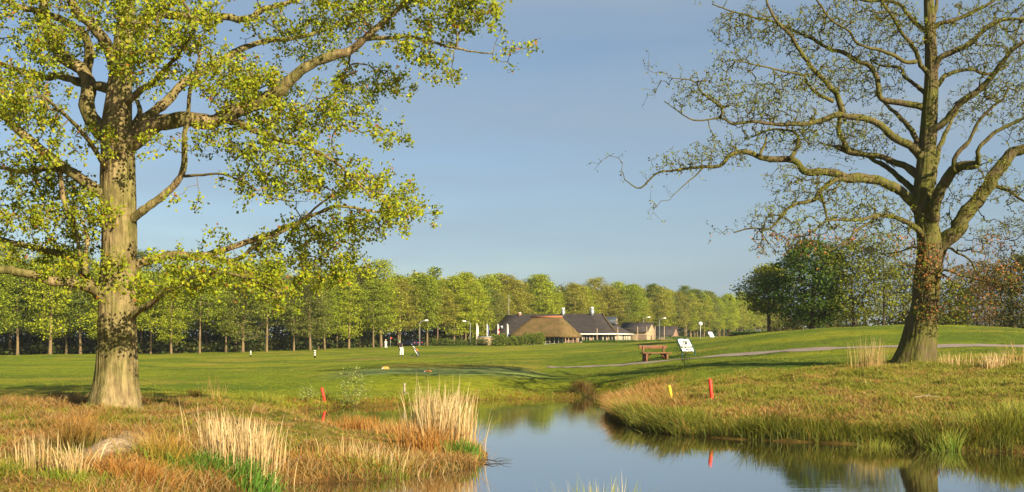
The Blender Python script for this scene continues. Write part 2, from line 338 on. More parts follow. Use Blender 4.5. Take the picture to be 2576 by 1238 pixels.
uu = np.arange(-.56, .5601, .005); ex = .56 + np.cumsum(np.geomspace(.008, .2, 24)); uu = np.concatenate([-ex[::-1], uu, ex])
VV, UU = np.meshgrid(vv, uu, indexing='ij'); Yg = (np.exp(VV) - 15).ravel(); Xg = (UU * np.exp(VV)).ravel()
SDg = pond_sd(Xg, Yg); Zg = gz(Xg, Yg, SDg)
nr, nc = len(vv), len(uu); ii = np.arange(nr - 1)[:, None] * nc + np.arange(nc - 1)[None]; ii = ii.ravel()
ground = obj('ground', mesh_np('ground', np.stack([Xg, Yg, Zg], 1), [np.stack([ii, ii + 1, ii + nc + 1, ii + nc], 1)], M['ground'], terrain_colors(Xg, Yg, Zg, SDg), True))
tag(ground, 'rolling green golf course turf with rough grassy pond banks', kind='structure')
# pond
px0, py0 = POND.min(0) - 1.2; px1, py1 = POND.max(0) + 1.2
pond = obj('pond', mesh_np('pond', [(px0, py0, 0), (px1, py0, 0), (px1, py1, 0), (px0, py1, 0)], [[(0, 1, 2, 3)]], M['water']))
tag(pond, 'still pond water mirroring the sky and the banks', kind='structure')
# gravel path
pc = catmull([Wp(*c) for c in ((2900,876,47),(2576,874,50),(2350,874,50.5),(2100,879,52),(1900,891,55),(1700,909,58),(1560,921,60),(1440,930,63),(1380,934,66))], .5)
T = np.gradient(pc[:, :2], axis=0); T /= np.linalg.norm(T, axis=1, keepdims=True); Nn = np.stack([-T[:, 1], T[:, 0]], 1)
sarc = np.linspace(0, 1, len(pc)); hw = 1.05 * np.where(sarc > .6, lerp(1, .28, (sarc - .6) / .4), 1) + (fbm(sarc * 40, sarc * 0, 4) - .5) * .3
Vp = []
for k in np.linspace(-1, 1, 7):
    q = pc[:, :2] + Nn * (hw * k)[:, None]; Vp.append(np.column_stack([q, gz(q[:, 0], q[:, 1]) + .035 - .02 * abs(k)]))
Vp = np.stack(Vp, 1).reshape(-1, 3); ii = (np.arange(len(pc) - 1)[:, None] * 7 + np.arange(6)[None]).ravel()
path = obj('path', mesh_np('path', Vp, [np.stack([ii, ii + 1, ii + 8, ii + 7], 1)], M['path'], None, True)); tag(path, 'narrow pinkish gravel path winding past the bench', kind='structure')

# ------------------------------------------------------------------ foliage and branch generators
def leaves(C, size, rg, pal, flat=0.0, fold=.35, tint=.25, aspect=.62, updir=None):
    n = len(C); C = np.asarray(C, float)
    d = rg.normal(size=(n, 3)); d[:, 2] *= (1 - flat); d[:, 2] -= .15; d /= np.linalg.norm(d, axis=1, keepdims=True)
    u = rg.normal(size=(n, 3)); u[:, 2] = np.abs(u[:, 2]) + flat * 2.5; s = np.cross(d, u); s /= np.linalg.norm(s, axis=1, keepdims=True) + 1e-9; nn = np.cross(s, d)
    sz = size * rg.uniform(.6, 1.3, n)[:, None]
    V = np.stack([C, C + d * sz * .55 + s * sz * aspect * .5 + nn * sz * fold * .3, C + d * sz, C + d * sz * .55 - s * sz * aspect * .5 + nn * sz * fold * .3], 1)
    i = np.arange(n)[:, None] * 4
    Fc = np.concatenate([i + np.array([0, 1, 2]), i + np.array([0, 2, 3])])
    pal = np.asarray(pal, float); k = rg.integers(0, len(pal), n); c = pal[k] * rg.uniform(1 - tint, 1 + tint, (n, 1))
    return V.reshape(-1, 3), Fc, np.repeat(c, 4, 0)
def grow(N0, R0, attr, step, rtip, pw, jit, rg, rcap=.6, droop=0.0):
    n0 = len(N0); cap = n0 + sum(1 for _ in attr) * 40; N = np.zeros((cap, 3)); N[:n0] = N0; k = n0
    dm = np.array([np.min(np.sum((N0 - a) ** 2, 1)) for a in attr]); paths = []
    for ai in np.argsort(dm):
        a = attr[ai]; d2 = np.sum((N[:k] - a) ** 2, 1); i = int(np.argmin(d2)); Ld = math.sqrt(d2[i])
        if Ld < 1e-3: continue
        ns = min(30, max(2, int(math.ceil(Ld / step)))); t = np.arange(1, ns + 1)[:, None] / ns
        off = rg.normal(size=3) * Ld * jit; off2 = rg.normal(size=3) * Ld * jit * .5
        P = N[i] + (a - N[i]) * t + off * np.sin(np.pi * t) + off2 * np.sin(2 * np.pi * t) + rg.normal(size=(ns, 3)) * step * .10 * (t < 1)
        P[:, 2] += droop * Ld * (np.sin(np.pi * t[:, 0]))
        if k + ns > cap: break
        N[k:k + ns] = P; paths.append((i, k, ns)); k += ns
    ext = np.zeros(k); cnt = np.zeros(k)
    for (i, s, ns) in reversed(paths):
        e = ext[s:s + ns].copy(); e[-1] += 1; c = np.cumsum(e[::-1])[::-1]; cnt[s:s + ns] = c; ext[i] += c[0]
    rad = np.zeros(k); rad[:n0] = R0; rad[n0:] = rtip * np.maximum(cnt[n0:], 1) ** pw
    return N[:k], rad, paths
def paths_mesh(N, rad, paths, mb, n0, R0, sides_min=3):
    for (i, s, ns) in paths:
        P = np.vstack([N[i], N[s:s + ns]]); r = rad[s:s + ns]; r0 = r[0] * 1.25
        if i < n0: r0 = min(r0, R0[i] * .8)
        r0 = max(r0, r[0]); rr = np.append(r0, r); rr[-1] *= .5
        sd = sides_min if r0 < .014 else (5 if r0 < .05 else 7)
        V, Q = tube(P, rr, sd); mb.add(V, [Q])
def trunk_mesh(tab, name, rg, sides=84, rows=190, flare=.35, lobes=(), bark=.03, buried=.25, mat_=None, parent=None, dpt=None):
    """tab: rows of (x, y, z, radius) from the ground up"""
    P = catmull(tab, .06) if len(tab) > 2 else np.asarray(tab)
    idx = np.linspace(0, len(P) - 1, rows).astype(int) if len(P) > rows else np.arange(len(P)); P = P[idx]
    a = np.arange(sides) / sides * 2 * np.pi; z0 = P[0, 2]; hgt = P[:, 2] - z0
    A_, Z_ = np.meshgrid(a, hgt)
    r = P[:, 3][:, None] * np.ones_like(A_)
    for (ang, amp, wd, hh) in lobes:
        da = np.angle(np.exp(1j * (A_ - ang))); r += amp * np.exp(-(da / wd) ** 2) * np.exp(-np.maximum(Z_ - .05, 0) / hh)
    ca, sa = np.cos(A_), np.sin(A_)
    rid = fbm(ca * 11 + 40 + Z_ * .5, sa * 11 + 40 + Z_ * .75, 31, 3); rid2 = fbm(ca * 2.2 + 9 + Z_ * .5, sa * 2.2 + 9 - Z_ * .4, 37, 3)
    r *= 1 + (rid - .5) * bark * 5 + (rid2 - .5) * bark * 5
    V = np.stack([P[:, 0][:, None] + ca * r, P[:, 1][:, None] + sa * r, P[:, 2][:, None] * np.ones_like(A_)], -1)
    n = len(P); i = np.arange(n - 1)[:, None] * sides; j = np.arange(sides)[None]; k = (j + 1) % sides
    Q = np.stack([i + j, i + k, i + k + sides, i + j + sides], -1).reshape(-1, 4)
    return obj(name, mesh_np(name, V.reshape(-1, 3), [Q], mat_, None, True), parent), P
def limb_pts(pix, d0, d1, w0, w1, rg, wob=.02, dsh=1.0):
    n = len(pix); t = np.linspace(0, 1, n)
    d = d0 + (d1 - d0) * t ** dsh
    P = np.array([Wp(x, y, dd) for (x, y), dd in zip(pix, d)]); r = .5 * (w0 + (w1 - w0) * t ** .8) * d / F
    Q = catmull(np.column_stack([P, r]), .14)
    sN = np.arange(len(Q)); am = (.035 + .5 * Q[:, 3])[:, None] * np.clip(np.minimum(sN, len(Q) - 1 - sN) / 5., 0, 1)[:, None]; ph = rg.uniform(0, 90, 3)
    Q[:, :3] += np.stack([fbm(sN / 5.5 + q, sN * 0., 3, 2) - .5 for q in ph], 1) * 2 * am + rg.normal(size=(len(Q), 3)) * wob * .3 * (am > 0.01)
    Q[:, 3] = np.maximum(Q[:, 3], .007) * (1 + rg.normal(size=len(Q)) * .06)
    return Q
def blobs(spec, d0, dens, rg, droll=1.0):
    out = []
    for (cx, cy, rx, ry, off, ro, w) in spec:
        n = max(3, int(np.pi * rx * ry * dens * w)); u = rg.normal(size=(n, 3)); u /= np.linalg.norm(u, axis=1, keepdims=True); u *= rg.uniform(0, 1, (n, 1)) ** .4
        dd = d0 + off + u[:, 1] * ro; px = cx + u[:, 0] * rx; py = cy + u[:, 2] * ry
        out.append(np.stack([(px - CX) / F * d0 * (1 + 0 * dd), dd, H_CAM + (HY - py) / F * d0], 1))
    return np.vstack(out)

# ------------------------------------------------------------------ the two big oaks
def big_oak(name, label, tab_px, d0, limbs, spec, dens, barkm, twigm, leafspec, rg, lobes, rtip, bark, jit=.13, rows=170, endn=0):
    zb = g1((tab_px[0][1] - CX) / F * d0, d0)
    tab = np.array([np.append(Wp(cx, y, d0), .5 * w * d0 / F) for (y, cx, w) in tab_px])
    root = empty(name, (tab[0, 0], d0, zb)); tag(root, label, 'tree')
    off = np.array((tab[0, 0], d0, zb))
    tab[:, :3] -= off
    tab = np.vstack([np.append(tab[0, :3] - (0, 0, .5), tab[0, 3] * 1.08), tab])
    tr, TP = trunk_mesh(tab, 'trunk', rg, mat_=barkm, parent=root, lobes=lobes, bark=bark, rows=rows)
    N0, R0 = [TP[25::2, :3]], [TP[25::2, 3]]; ends = []
    for (pix, d1, w0, w1) in limbs:
        if isinstance(d1, tuple): da, d1 = d1
        else: da = 0.0
        Q = limb_pts(pix, d0 + da, d0 + d1, w0, w1, rg); Q[:, :3] -= off
        mb = MB(); mb.tube(Q[:, :3], Q[:, 3], 10 if w0 > 12 else 7); mb.build('limb', barkm if w0 > 12 else twigm, root, smooth=True)
        s = max(2, len(Q) // 8); N0.append(Q[s:, :3]); R0.append(Q[s:, 3])
        dr = Q[-1, :3] - Q[-4, :3]; dr /= np.linalg.norm(dr) + 1e-9; ne = 9; ends.append(Q[-1, :3] + dr * rg.uniform(.15, 1.0, (ne, 1)) + rg.normal(size=(ne, 3)) * .28 + np.array((0, 0, .12)))
        for q in Q[len(Q) // 3:-1:5]: ends.append(q[:3] + rg.normal(size=(endn, 3)) * (.35, .35, .22) + (0, 0, .22))
    N0 = np.vstack(N0); R0 = np.concatenate(R0)
    att = np.vstack([blobs(spec, d0, dens, rg) - off] + ends)
    att = att[att[:, 2] > .8]
    N, rad, paths = grow(N0, R0, att, .22, rtip, .40, jit, rg, droop=.03)
    mb = MB(); paths_mesh(N, rad, paths, mb, len(N0), R0); tw = mb.build('twigs', twigm, root, smooth=True); tag(tw, kind='stuff')
    tips = np.array([N[s + ns - 1] for (_, s, ns) in paths]); mids = np.array([N[s + ns // 2] for (_, s, ns) in paths])
    leafspec(root, tips, mids, N, paths)
    return root

rg = np.random.default_rng(11)
L_TAB = [(1046,286,146),(1028,287,134),(1000,288,121),(960,291,108),(900,293,99),(820,294,94),(740,296,90),(600,300,84),(500,297,84),(400,297,82),(320,294,74),(230,300,60),(130,308,48),(60,315,42),(0,320,38),(-100,325,32),(-260,330,12)]
L_LIMBS = [
 ([(312,372),(345,345),(400,317),(480,300),(560,297),(640,270),(710,212),(790,162),(870,126),(920,95),(960,58),(1010,15),(1060,-40)], -1.5, 54, 10),
 ([(915,98),(970,93),(1030,92),(1100,112),(1180,128),(1240,135)], (-1.1,-1.8), 14, 3),
 ([(560,297),(640,325),(700,345),(770,365),(830,395),(880,440),(930,490)], (-.8,-2.0), 20, 4),
 ([(315,570),(345,540),(415,490),(458,446),(466,390),(465,340),(475,270),(485,215),(500,150)], -1.6, 26, 7),
 ([(464,443),(510,440),(550,436),(600,452),(650,480)], (-1.0,-1.9), 9, 3),
 ([(310,690),(345,666),(400,650),(500,641),(560,626),(640,604),(720,572),(790,538),(860,520),(940,530),(1020,540)], 1.4, 28, 4),
 ([(500,641),(570,657),(640,622),(700,592),(765,540),(840,490)], (.5,-1.2), 16, 4),
 ([(310,820),(345,786),(400,746),(450,716),(500,694),(560,690),(640,705),(700,735)], -2.6, 22, 4),
 ([(290,500),(255,482),(200,442),(130,400),(60,340),(0,280),(-80,215),(-150,160)], -1.2, 36, 12),
 ([(165,428),(120,426),(60,429),(0,420),(-80,418)], (-.4,1.8), 18, 8),
 ([(150,425),(160,500),(186,560),(196,615),(205,650)], (-.4,-.9), 14, 8),
 ([(285,770),(250,736),(228,720),(200,712),(130,708),(60,694),(0,683),(-80,690)], -1.6, 40, 16),
 ([(235,722),(215,690),(190,655),(140,632),(80,620),(0,603),(-90,600)], (-.4,1.0), 24, 12),
 ([(215,690),(218,650),(225,600),(205,560),(185,520)], (-.5,.9), 16, 6),
 ([(290,165),(280,140),(265,96),(240,66),(205,30),(180,-10),(150,-80)], -1.2, 34, 18),
 ([(275,345),(250,320),(226,240),(203,165),(142,125),(120,55),(110,-30)], 1.9, 48, 20),
 ([(215,200),(225,110),(200,75),(150,46),(100,30),(50,14),(-20,-20)], (1.2,-.5), 26, 12),
 ([(308,100),(322,82),(352,66),(372,45),(402,32),(480,40),(550,46),(625,45),(652,20),(723,6),(800,-40)], 1.5, 38, 10),
 ([(372,45),(420,20),(470,-20),(520,-90)], (.4,-1.5), 18, 8),
 ([(310,330),(336,318),(352,285),(346,255)], 1.2, 24, 10),
 ([(310,340),(420,250),(560,150),(640,110),(760,90),(900,40)], 4.5, 30, 6),
 ([(310,260),(385,205),(440,150),(490,80)], -3.0, 20, 6),
 ([(285,440),(235,380),(175,300),(110,240)], -3.0, 18, 6),
 ([(300,230),(180,200),(60,180),(-60,140)], 4.5, 28, 8),
 ([(300,-40),(200,-120),(80,-190)], -2, 22, 6), ([(325,-60),(450,-130),(600,-200)], 1, 22, 6),
]
L_SPEC = [(120,50,170,80,0,2.5,1),(60,250,110,90,-1,2,1),(150,320,100,70,-2.5,1.5,1),(470,110,150,95,-2.5,2,1.1),(600,190,130,80,1,2.5,1.1),(450,225,85,70,-2.5,1.5,1),(400,40,90,50,-1,2,.6),
 (640,240,120,55,-1,2,1),(750,50,150,65,1,2.5,1),(930,45,120,60,-1,2,1.1),(1090,50,110,60,-1.5,1.6,1.1),(1200,60,75,60,-1.6,1.3,1),(1240,40,45,40,-1.7,.8,1),(1150,120,60,30,-1.6,1,.8),(890,190,80,50,1,1.5,.8),(1050,165,95,40,-1.5,1.4,.8),(1120,220,55,28,-1.5,1,.8),
 (970,170,60,45,1.5,1.2,.8),(700,320,140,45,-1,1.6,.9),(860,300,110,60,-1.2,1.5,.8),(800,240,50,40,1.8,1,.7),(1000,372,60,28,-1.8,1,.8),(590,375,120,40,-1,1.5,.8),(760,410,120,50,-1.6,1.6,.9),(700,470,130,45,-.6,1.6,.9),(880,470,120,55,-1.2,1.5,.9),
 (1000,505,75,50,0,1.2,1),(930,555,100,42,.8,1.4,1),(800,575,120,50,.8,1.6,1),(690,620,110,38,.6,1.5,.9),(850,632,80,30,.8,1.2,.8),(560,610,60,30,0,1,.4),(440,655,80,35,-.2,1.2,.7),(410,390,50,50,-1,1,.35),(290,385,55,50,-1.2,.6,.6),
 (300,540,70,45,-1.5,.7,.9),(75,420,95,50,0,1.8,.8),(60,515,85,60,0,2,.9),(150,560,100,50,-.6,1.4,.9),(210,600,60,50,0,1,.8),(80,635,95,36,.5,1.6,.9),(200,690,70,32,-.8,.9,.7),(130,470,100,45,1,1.6,.7),
 (445,735,75,40,-2,1,.7),(640,695,130,45,-2.3,1.4,.9),(760,685,130,50,.8,1.4,.9),(720,745,70,30,-2.4,.8,.8),(870,670,70,35,.6,1,.7),(560,720,80,35,-2.3,.9,.6),(300,660,60,35,-.9,.5,.5),(180,170,70,70,-1.5,1.4,.7),(200,400,60,60,-2,1,.6),(500,520,50,30,-1.2,.8,.25),
 (280,-120,420,100,0,3,.5),(850,-90,330,70,-.5,2.5,.5),(-120,200,110,300,0,3,.4),(-100,600,90,140,0,2,.4)]
GREEN_L = [(.24,.285,.014),(.28,.315,.015),(.20,.25,.016),(.33,.34,.018),(.15,.205,.018),(.28,.25,.016)]
def left_leaves(root, tips, mids, N, paths):
    lg = np.random.default_rng(5); C = []
    for base, k, sp in ((tips, 20, .085), (mids, 4, .06)):
        n = len(base); keep = np.repeat(base, k, 0) + lg.normal(size=(n * k, 3)) * sp; C.append(keep)
    C = np.vstack(C); C = C[C[:, 2] > .6]
    V, Fc, c = leaves(C, .088, lg, GREEN_L, aspect=.75)
    zz = C[:, 2]; brown = (lg.uniform(size=len(C)) < .025); cc = c.reshape(-1, 4, 3); cc[brown] = np.array((.30, .11, .03)); 
    o = obj('crown', mesh_np('crown', V, [Fc], M['leaf'], c), root); tag(o, 'fresh yellow green spring leaves', kind='stuff')
oak_l = big_oak('oak_tree', 'massive oak in young yellow-green leaf rising from the sandy near bank', L_TAB, 25.7, L_LIMBS, L_SPEC, 1 / 290., M['bark_l'], M['twig'], left_leaves, rg,
   [(R(195), .55, .22, .22), (R(232), .25, .22, .25), (R(335), .30, .22, .22), (R(282), .14, .22, .25), (R(90), .3, .5, .3), (R(10), .25, .3, .25)], .0052, .022)

rg = np.random.default_rng(23)
R_TAB = [(925,2297,106),(905,2300,101),(880,2306,92),(850,2312,84),(824,2316,78),(764,2327,66),(705,2331,62),(646,2339,62),(605,2338,60),(560,2330,54),(500,2322,50),(400,2331,44),(300,2338,38),(200,2343,32),(100,2341,27),(0,2336,23),(-140,2335,13),(-270,2330,5)]
R_LIMBS = [
 ([(2345,660),(2368,605),(2406,570),(2446,515),(2481,470),(2511,425),(2541,385),(2576,370),(2650,330)], -.8, 46, 24),
 ([(2500,466),(2546,485),(2576,505),(2640,540)], (-.5,-2), 11, 4),
 ([(2330,600),(2343,545),(2366,490),(2391,446),(2421,421),(2461,414)], -2.0, 36, 22),
 ([(2400,432),(2406,390),(2441,355),(2466,300),(2496,265),(2521,250),(2536,220)], (-1.6,-2.6), 14, 4),
 ([(2459,414),(2461,392),(2466,368),(2516,322),(2576,295),(2640,270)], (-2.0,-3.0), 15, 6),
 ([(2335,350),(2346,325),(2386,300),(2416,265),(2446,240),(2476,210),(2496,185),(2521,155),(2546,125),(2576,105)], -2.2, 22, 10),
 ([(2345,240),(2361,215),(2376,190),(2406,178),(2446,175),(2481,185),(2530,170)], 1.6, 15, 6),
 ([(2345,190),(2356,165),(2366,145),(2396,130),(2436,110),(2471,80),(2521,55),(2576,45)], -.8, 19, 8),
 ([(2342,90),(2356,65),(2396,50),(2446,30),(2496,5),(2540,-30)], -.6, 15, 6),
 ([(2341,90),(2350,40),(2356,0),(2375,-90)], .8, 15, 6),
 ([(2335,610),(2323,588),(2287,563),(2244,547),(2208,543),(2177,551),(2126,551),(2082,555),(2040,585)], -2.2, 18, 4),
 ([(2208,543),(2169,571),(2133,602),(2090,630)], (-1.2,-2.4), 9, 3),
 ([(2322,545),(2301,515),(2271,485),(2221,460),(2171,447),(2096,440),(2026,430),(1996,400),(1941,400),(1906,392),(1861,378),(1831,390),(1816,412),(1771,420),(1731,425),(1656,435),(1611,472),(1571,452)], -1.2, 30, 2.5),
 ([(2191,453),(2111,455),(2066,475),(2051,500),(2011,510),(1981,525),(1956,555),(1926,575),(1891,575),(1846,585)], (-.4,-1.6), 15, 3),
 ([(2063,478),(2075,525),(2082,555)], (-.8,-1.0), 8, 5),
 ([(1986,400),(2001,380),(2004,340),(1981,327),(1936,328),(1890,345)], (-.8,-.2), 12, 4),
 ([(1911,392),(1924,360),(1928,340)], (-.9,-.4), 8, 4),
 ([(1771,420),(1735,455),(1706,480),(1688,497)], (-1.1,-1.6), 4, 1.5),
 ([(2318,455),(2296,430),(2261,410),(2211,395),(2146,388),(2101,370)], 1.5, 24, 10),
 ([(2136,386),(2121,350),(2111,325),(2116,280),(2106,245)], (1.3,1.2), 14, 12),
 ([(2325,410),(2311,385),(2281,360),(2241,340),(2211,315),(2181,295),(2131,290),(2086,295),(2036,307),(1996,312),(1946,315),(1896,307),(1846,310),(1811,295),(1746,300),(1671,255)], -1.5, 26, 2.5),
 ([(1811,296),(1816,270),(1766,235),(1746,205),(1681,195)], (-1.3,-2.0), 8, 2),
 ([(2121,286),(2106,245),(2076,205),(2046,170),(2021,135),(1991,90),(1956,55),(1936,20),(1920,-30)], (-.6,-1.0), 17, 5),
 ([(2096,255),(2056,235),(2031,205),(2026,190),(1976,182),(1926,170),(1866,155),(1840,160)], (-.7,-1.8), 10, 2.5),
 ([(2336,290),(2326,272),(2301,262),(2261,260),(2216,247),(2206,200),(2186,170),(2156,155),(2126,135),(2086,125),(2046,100),(2011,85),(1976,65),(1896,45),(1846,30),(1791,10)], .9, 20, 3),
 ([(2338,260),(2326,235),(2311,215),(2276,190),(2266,172),(2221,165),(2190,150)], 2.4, 14, 5),
 ([(2343,210),(2330,178),(2316,165),(2301,130),(2286,105),(2261,65),(2241,35),(2216,0),(2200,-50)], -1.4, 15, 6),
 ([(2305,155),(2276,155),(2241,135),(2196,120),(2156,105),(2131,75),(2091,50),(2061,10),(2040,-40)], (-.5,-1.6), 11, 4),
 ([(2340,100),(2326,75),(2291,45),(2256,10),(2176,2),(2130,-20)], 1.0, 15, 5),
 ([(2370,650),(2386,622),(2406,634),(2437,654),(2461,689),(2497,709),(2540,741),(2575,780)], -1.6, 8, 3),
 ([(2345,690),(2374,680),(2422,693),(2485,709),(2564,721)], -2.4, 7, 3),
 ([(2325,630),(2300,622),(2265,634),(2220,640)], 1.2, 7, 3),
 ([(2340,480),(2360,400),(2380,330),(2410,280)], 3.5, 20, 6), ([(2335,420),(2290,330),(2250,280),(2200,230)], 4.0, 20, 5), ([(2330,520),(2250,430),(2150,380),(2060,360)], 4.5, 20, 4),
]
R_SPEC = [(1745,255,85,50,-1.5,1.2,1),(1860,275,95,55,-1,1.4,1.2),(1960,260,100,60,-1,1.5,1.1),(1890,60,110,55,.5,1.2,1.2),(2020,80,110,65,0,1.6,1.2),(2150,55,130,75,-.5,2,1.1),(2050,195,100,60,-.8,1.6,1),(2200,180,110,70,1,2,1),(2250,80,80,70,0,1.8,1),
 (1800,400,95,45,-1.2,1.2,1),(1690,425,65,35,-1.3,.8,1),(1950,350,95,50,-.6,1.5,1),(2080,330,110,55,0,2,1),(2200,330,90,65,1,2,1),(2000,470,105,50,-1,1.4,1),(2120,500,110,50,-.8,1.6,1),(1935,560,85,50,-1.4,1.2,1),(2060,590,110,50,-1.6,1.4,1),(2200,560,90,60,-1,1.4,1),
 (1895,620,40,40,-1.5,.8,.8),(1960,620,70,35,-1.5,1,.8),(2420,100,110,90,-.5,2,1),(2530,60,70,80,-.5,2,1),(2500,200,90,80,-1.5,2,1),(2430,280,90,60,-1.5,2,1),(2540,330,70,80,-2,2,1),(2430,480,80,70,-1.5,1.6,.7),(2550,520,60,80,-1.5,1.5,.7),(2440,600,70,50,-1.2,1.2,.7),
 (2480,700,95,45,-2,1,1),(2545,760,50,55,-2,1,1),(2410,740,60,60,-1.6,.8,.8),(2330,690,70,60,-.9,.5,.9),(2280,640,60,50,-.9,1,.7),(2330,780,60,40,-.9,.4,.6),(2330,-110,330,90,0,3,.5),(2680,300,90,280,-1,2,.4),(2380,520,60,60,1,2,.6),(1830,180,70,40,-1.4,1,.8)]
def right_leaves(root, tips, mids, N, paths):
    lg = np.random.default_rng(6)
    C = np.vstack([np.repeat(tips, 3, 0), N[len(N) // 3:][lg.uniform(size=len(N) - len(N) // 3) < .10]]); C = C + lg.normal(size=C.shape) * .045
    V, Fc, c = leaves(C, .085, lg, [(.16,.20,.012),(.20,.23,.012),(.13,.16,.014),(.11,.085,.014),(.19,.18,.014)])
    zw = V[::4, 2]; low = (zw < 4.6) & (lg.uniform(size=len(C)) < .5); cc = c.reshape(-1, 4, 3); cc[low] = np.array((.42, .17, .06)) * lg.uniform(.7, 1.2, (low.sum(), 1))[:, None]
    o = obj('crown', mesh_np('crown', V, [Fc], M['leaf'], c), root); tag(o, 'sparse opening buds and tiny leaves', kind='stuff')
oak_r = big_oak('oak_tree', 'nearly bare leaning-footed oak with mossy forked limbs on the right bank', R_TAB, 38.0, R_LIMBS, R_SPEC, 1 / 66., M['bark_r'], M['twig_moss'], right_leaves, rg,
   [(R(185), .30, .35, .5), (R(350), .12, .35, .3), (R(240), .12, .3, .3), (R(90), .3, .5, .4)], .0058, .03, jit=.09, endn=3)

# ------------------------------------------------------------------ woodland trees
def crown_tree(seed, Ht, r_tr, cb, cr, nat, lpc, lsize, pal, layered=.7, bark='bark_far', shape='dome', rtip=.012, bare=0.0, fork=False, spread=.5, sides=8, zf=.38):
    """trunk and crown meshes for one tree standing at the origin"""
    g = np.random.default_rng(seed)
    zt = np.linspace(-.3, Ht * (.93 if shape == 'dome' else (.8 if shape == 'tall' else .58)), 16); wob = np.cumsum(g.normal(size=(16, 2)) * .07, 0) * (zt / Ht)[:, None]; wob -= wob[0]
    rr = r_tr * (1 - .85 * np.clip(zt / Ht, 0, 1)) + r_tr * .35 * np.exp(-np.maximum(zt, 0) / .5)
    TP = np.column_stack([wob, zt])
    mb = MB(); mb.tube(TP, rr, sides)
    t = g.uniform(0, 1, nat) ** .8
    if shape == 'dome': prof = np.sqrt(np.clip(1 - ((t - .38) / .64) ** 2, 0, 1)) * (.55 + .45 * np.clip(t / .15, 0, 1))
    elif shape == 'tall': prof = np.clip(np.sqrt(np.clip(1 - ((t - .42) / .60) ** 2, 0, 1)), .1, 1)
    else: prof = np.sqrt(np.clip(1 - ((t - .5) / .52) ** 2, 0, 1))
    ang = g.uniform(0, 2 * np.pi, nat); rad = cr * prof * g.uniform(.15, 1, nat) ** .5 * (1 + .26 * np.sin(ang * 3 + seed + t * 5) + .2 * np.sin(ang * 2 + t * 9 + seed))
    zz = cb + (Ht - cb) * t
    per = g.uniform(.9, 1.5); sect = (ang * 1.3 + seed).astype(int) * .37
    if layered: zz = lerp(zz, (np.round(zz / per + sect) - sect) * per + g.normal(size=nat) * .15, layered)
    zz = zz - rad * g.uniform(.0, .3, nat)
    att = np.stack([rad * np.cos(ang), rad * np.sin(ang), zz], 1)
    k = zt > cb * .85; N0 = catmull(TP[k], .4); R0 = np.interp(N0[:, 2], zt, rr)
    # attach low on the trunk so that limbs rise outwards
    N, rd, paths = grow(N0 - (0, 0, .0), R0, att, .8, rtip, .42, .10, g, droop=-.04)
    paths_mesh(N, rd, paths, mb, len(N0), R0)
    me_t = mb
    tips = np.array([N[s + n - 1] for (_, s, n) in paths])
    if bare: tips = tips[g.uniform(size=len(tips)) > bare]
    C = np.repeat(tips, lpc, 0) + g.normal(size=(len(tips) * lpc, 3)) * np.array((spread, spread, spread * zf))
    V, Fc, c = leaves(C, lsize, g, pal, flat=.35, aspect=.8)
    sh = np.repeat(g.uniform(.8, 1.2, len(tips)), lpc); c = c.reshape(-1, 4, 3) * sh[:, None, None]
    return me_t, (V, Fc, c.reshape(-1, 3)), bark
PAL = [[(.24,.30,.020),(.29,.335,.024),(.19,.25,.020)], [(.34,.39,.022),(.39,.415,.024),(.28,.34,.022)], [(.17,.195,.035),(.21,.225,.04),(.14,.165,.03)], [(.30,.285,.035),(.34,.31,.04),(.25,.25,.03)], [(.14,.19,.022),(.17,.22,.025),(.11,.15,.02)]]
protos = []
for i in range(10):
    Ht = 15.2 + (i * 7 % 10) * .25; cb = (3.6, 5.0, 2.6, 5.8, 4.2, 3.0, 6.2, 4.6, 2.4, 5.2)[i]
    mb, lf, bk = crown_tree(100 + i, Ht, .21 + .03 * (i % 3), cb, 3.0 + .65 * (i % 4), 300 + 20 * (i % 4), 27, .285, PAL[(0, 1, 2, 3, 4, 1, 0, 3, 1, 2)[i]], rtip=.016, layered=.45, spread=.62, zf=.3)
    tm = mesh_np('trunk', np.concatenate(mb.v), [np.concatenate(f) for f in mb.f.values() if f], M[bk], None, True)
    cm = mesh_np('crown', lf[0], [lf[1]], M['leaf'], lf[2])
    protos.append((tm, cm, lf, mb))
ORD = 'first second third fourth fifth sixth seventh eighth ninth tenth eleventh twelfth thirteenth fourteenth fifteenth sixteenth seventeenth eighteenth nineteenth'.split()
TENS = {20: ('twentieth', 'twenty'), 30: ('thirtieth', 'thirty'), 40: ('fortieth', 'forty'), 50: ('fiftieth', 'fifty'), 60: ('sixtieth', 'sixty'), 70: ('seventieth', 'seventy'), 80: ('eightieth', 'eighty'), 90: ('ninetieth', 'ninety')}
def ordinal(n):
    if n < 20: return ORD[n - 1]
    t = n // 10 * 10; return TENS[t][0] if n == t else TENS[t][1] + '-' + ORD[n - t - 1]
LINE = np.array([(-700,160),(-160,168),(100,172),(330,176),(700,190),(1000,214),(1180,232),(1300,262),(1420,275),(1560,300),(1750,360),(1960,460)], float)
def line_d(px): return np.interp(px, LINE[:, 0], LINE[:, 1])
fg = np.random.default_rng(77); spots = []
px = -150.0
while px < 1955:
    d = line_d(px); sp = (4.9 if px < 1250 else 6.0); spots.append((px + fg.normal() * 6, d + fg.uniform(-1, 5), 0))
    slope = (line_d(px + 20) - line_d(px)) / 20; px += sp / math.sqrt((d / F) ** 2 + slope ** 2) * fg.uniform(.75, 1.25)
px = -130.0
while px < 1900:
    d = line_d(px) + 9; spots.append((px + fg.normal() * 8, d + fg.uniform(-2, 4), 1))
    slope = (line_d(px + 20) - line_d(px)) / 20; px += 6.2 / math.sqrt((d / F) ** 2 + slope ** 2) * fg.uniform(.75, 1.25)
rows = {0: sorted(s for s in spots if s[2] == 0), 1: sorted(s for s in spots if s[2] == 1)}
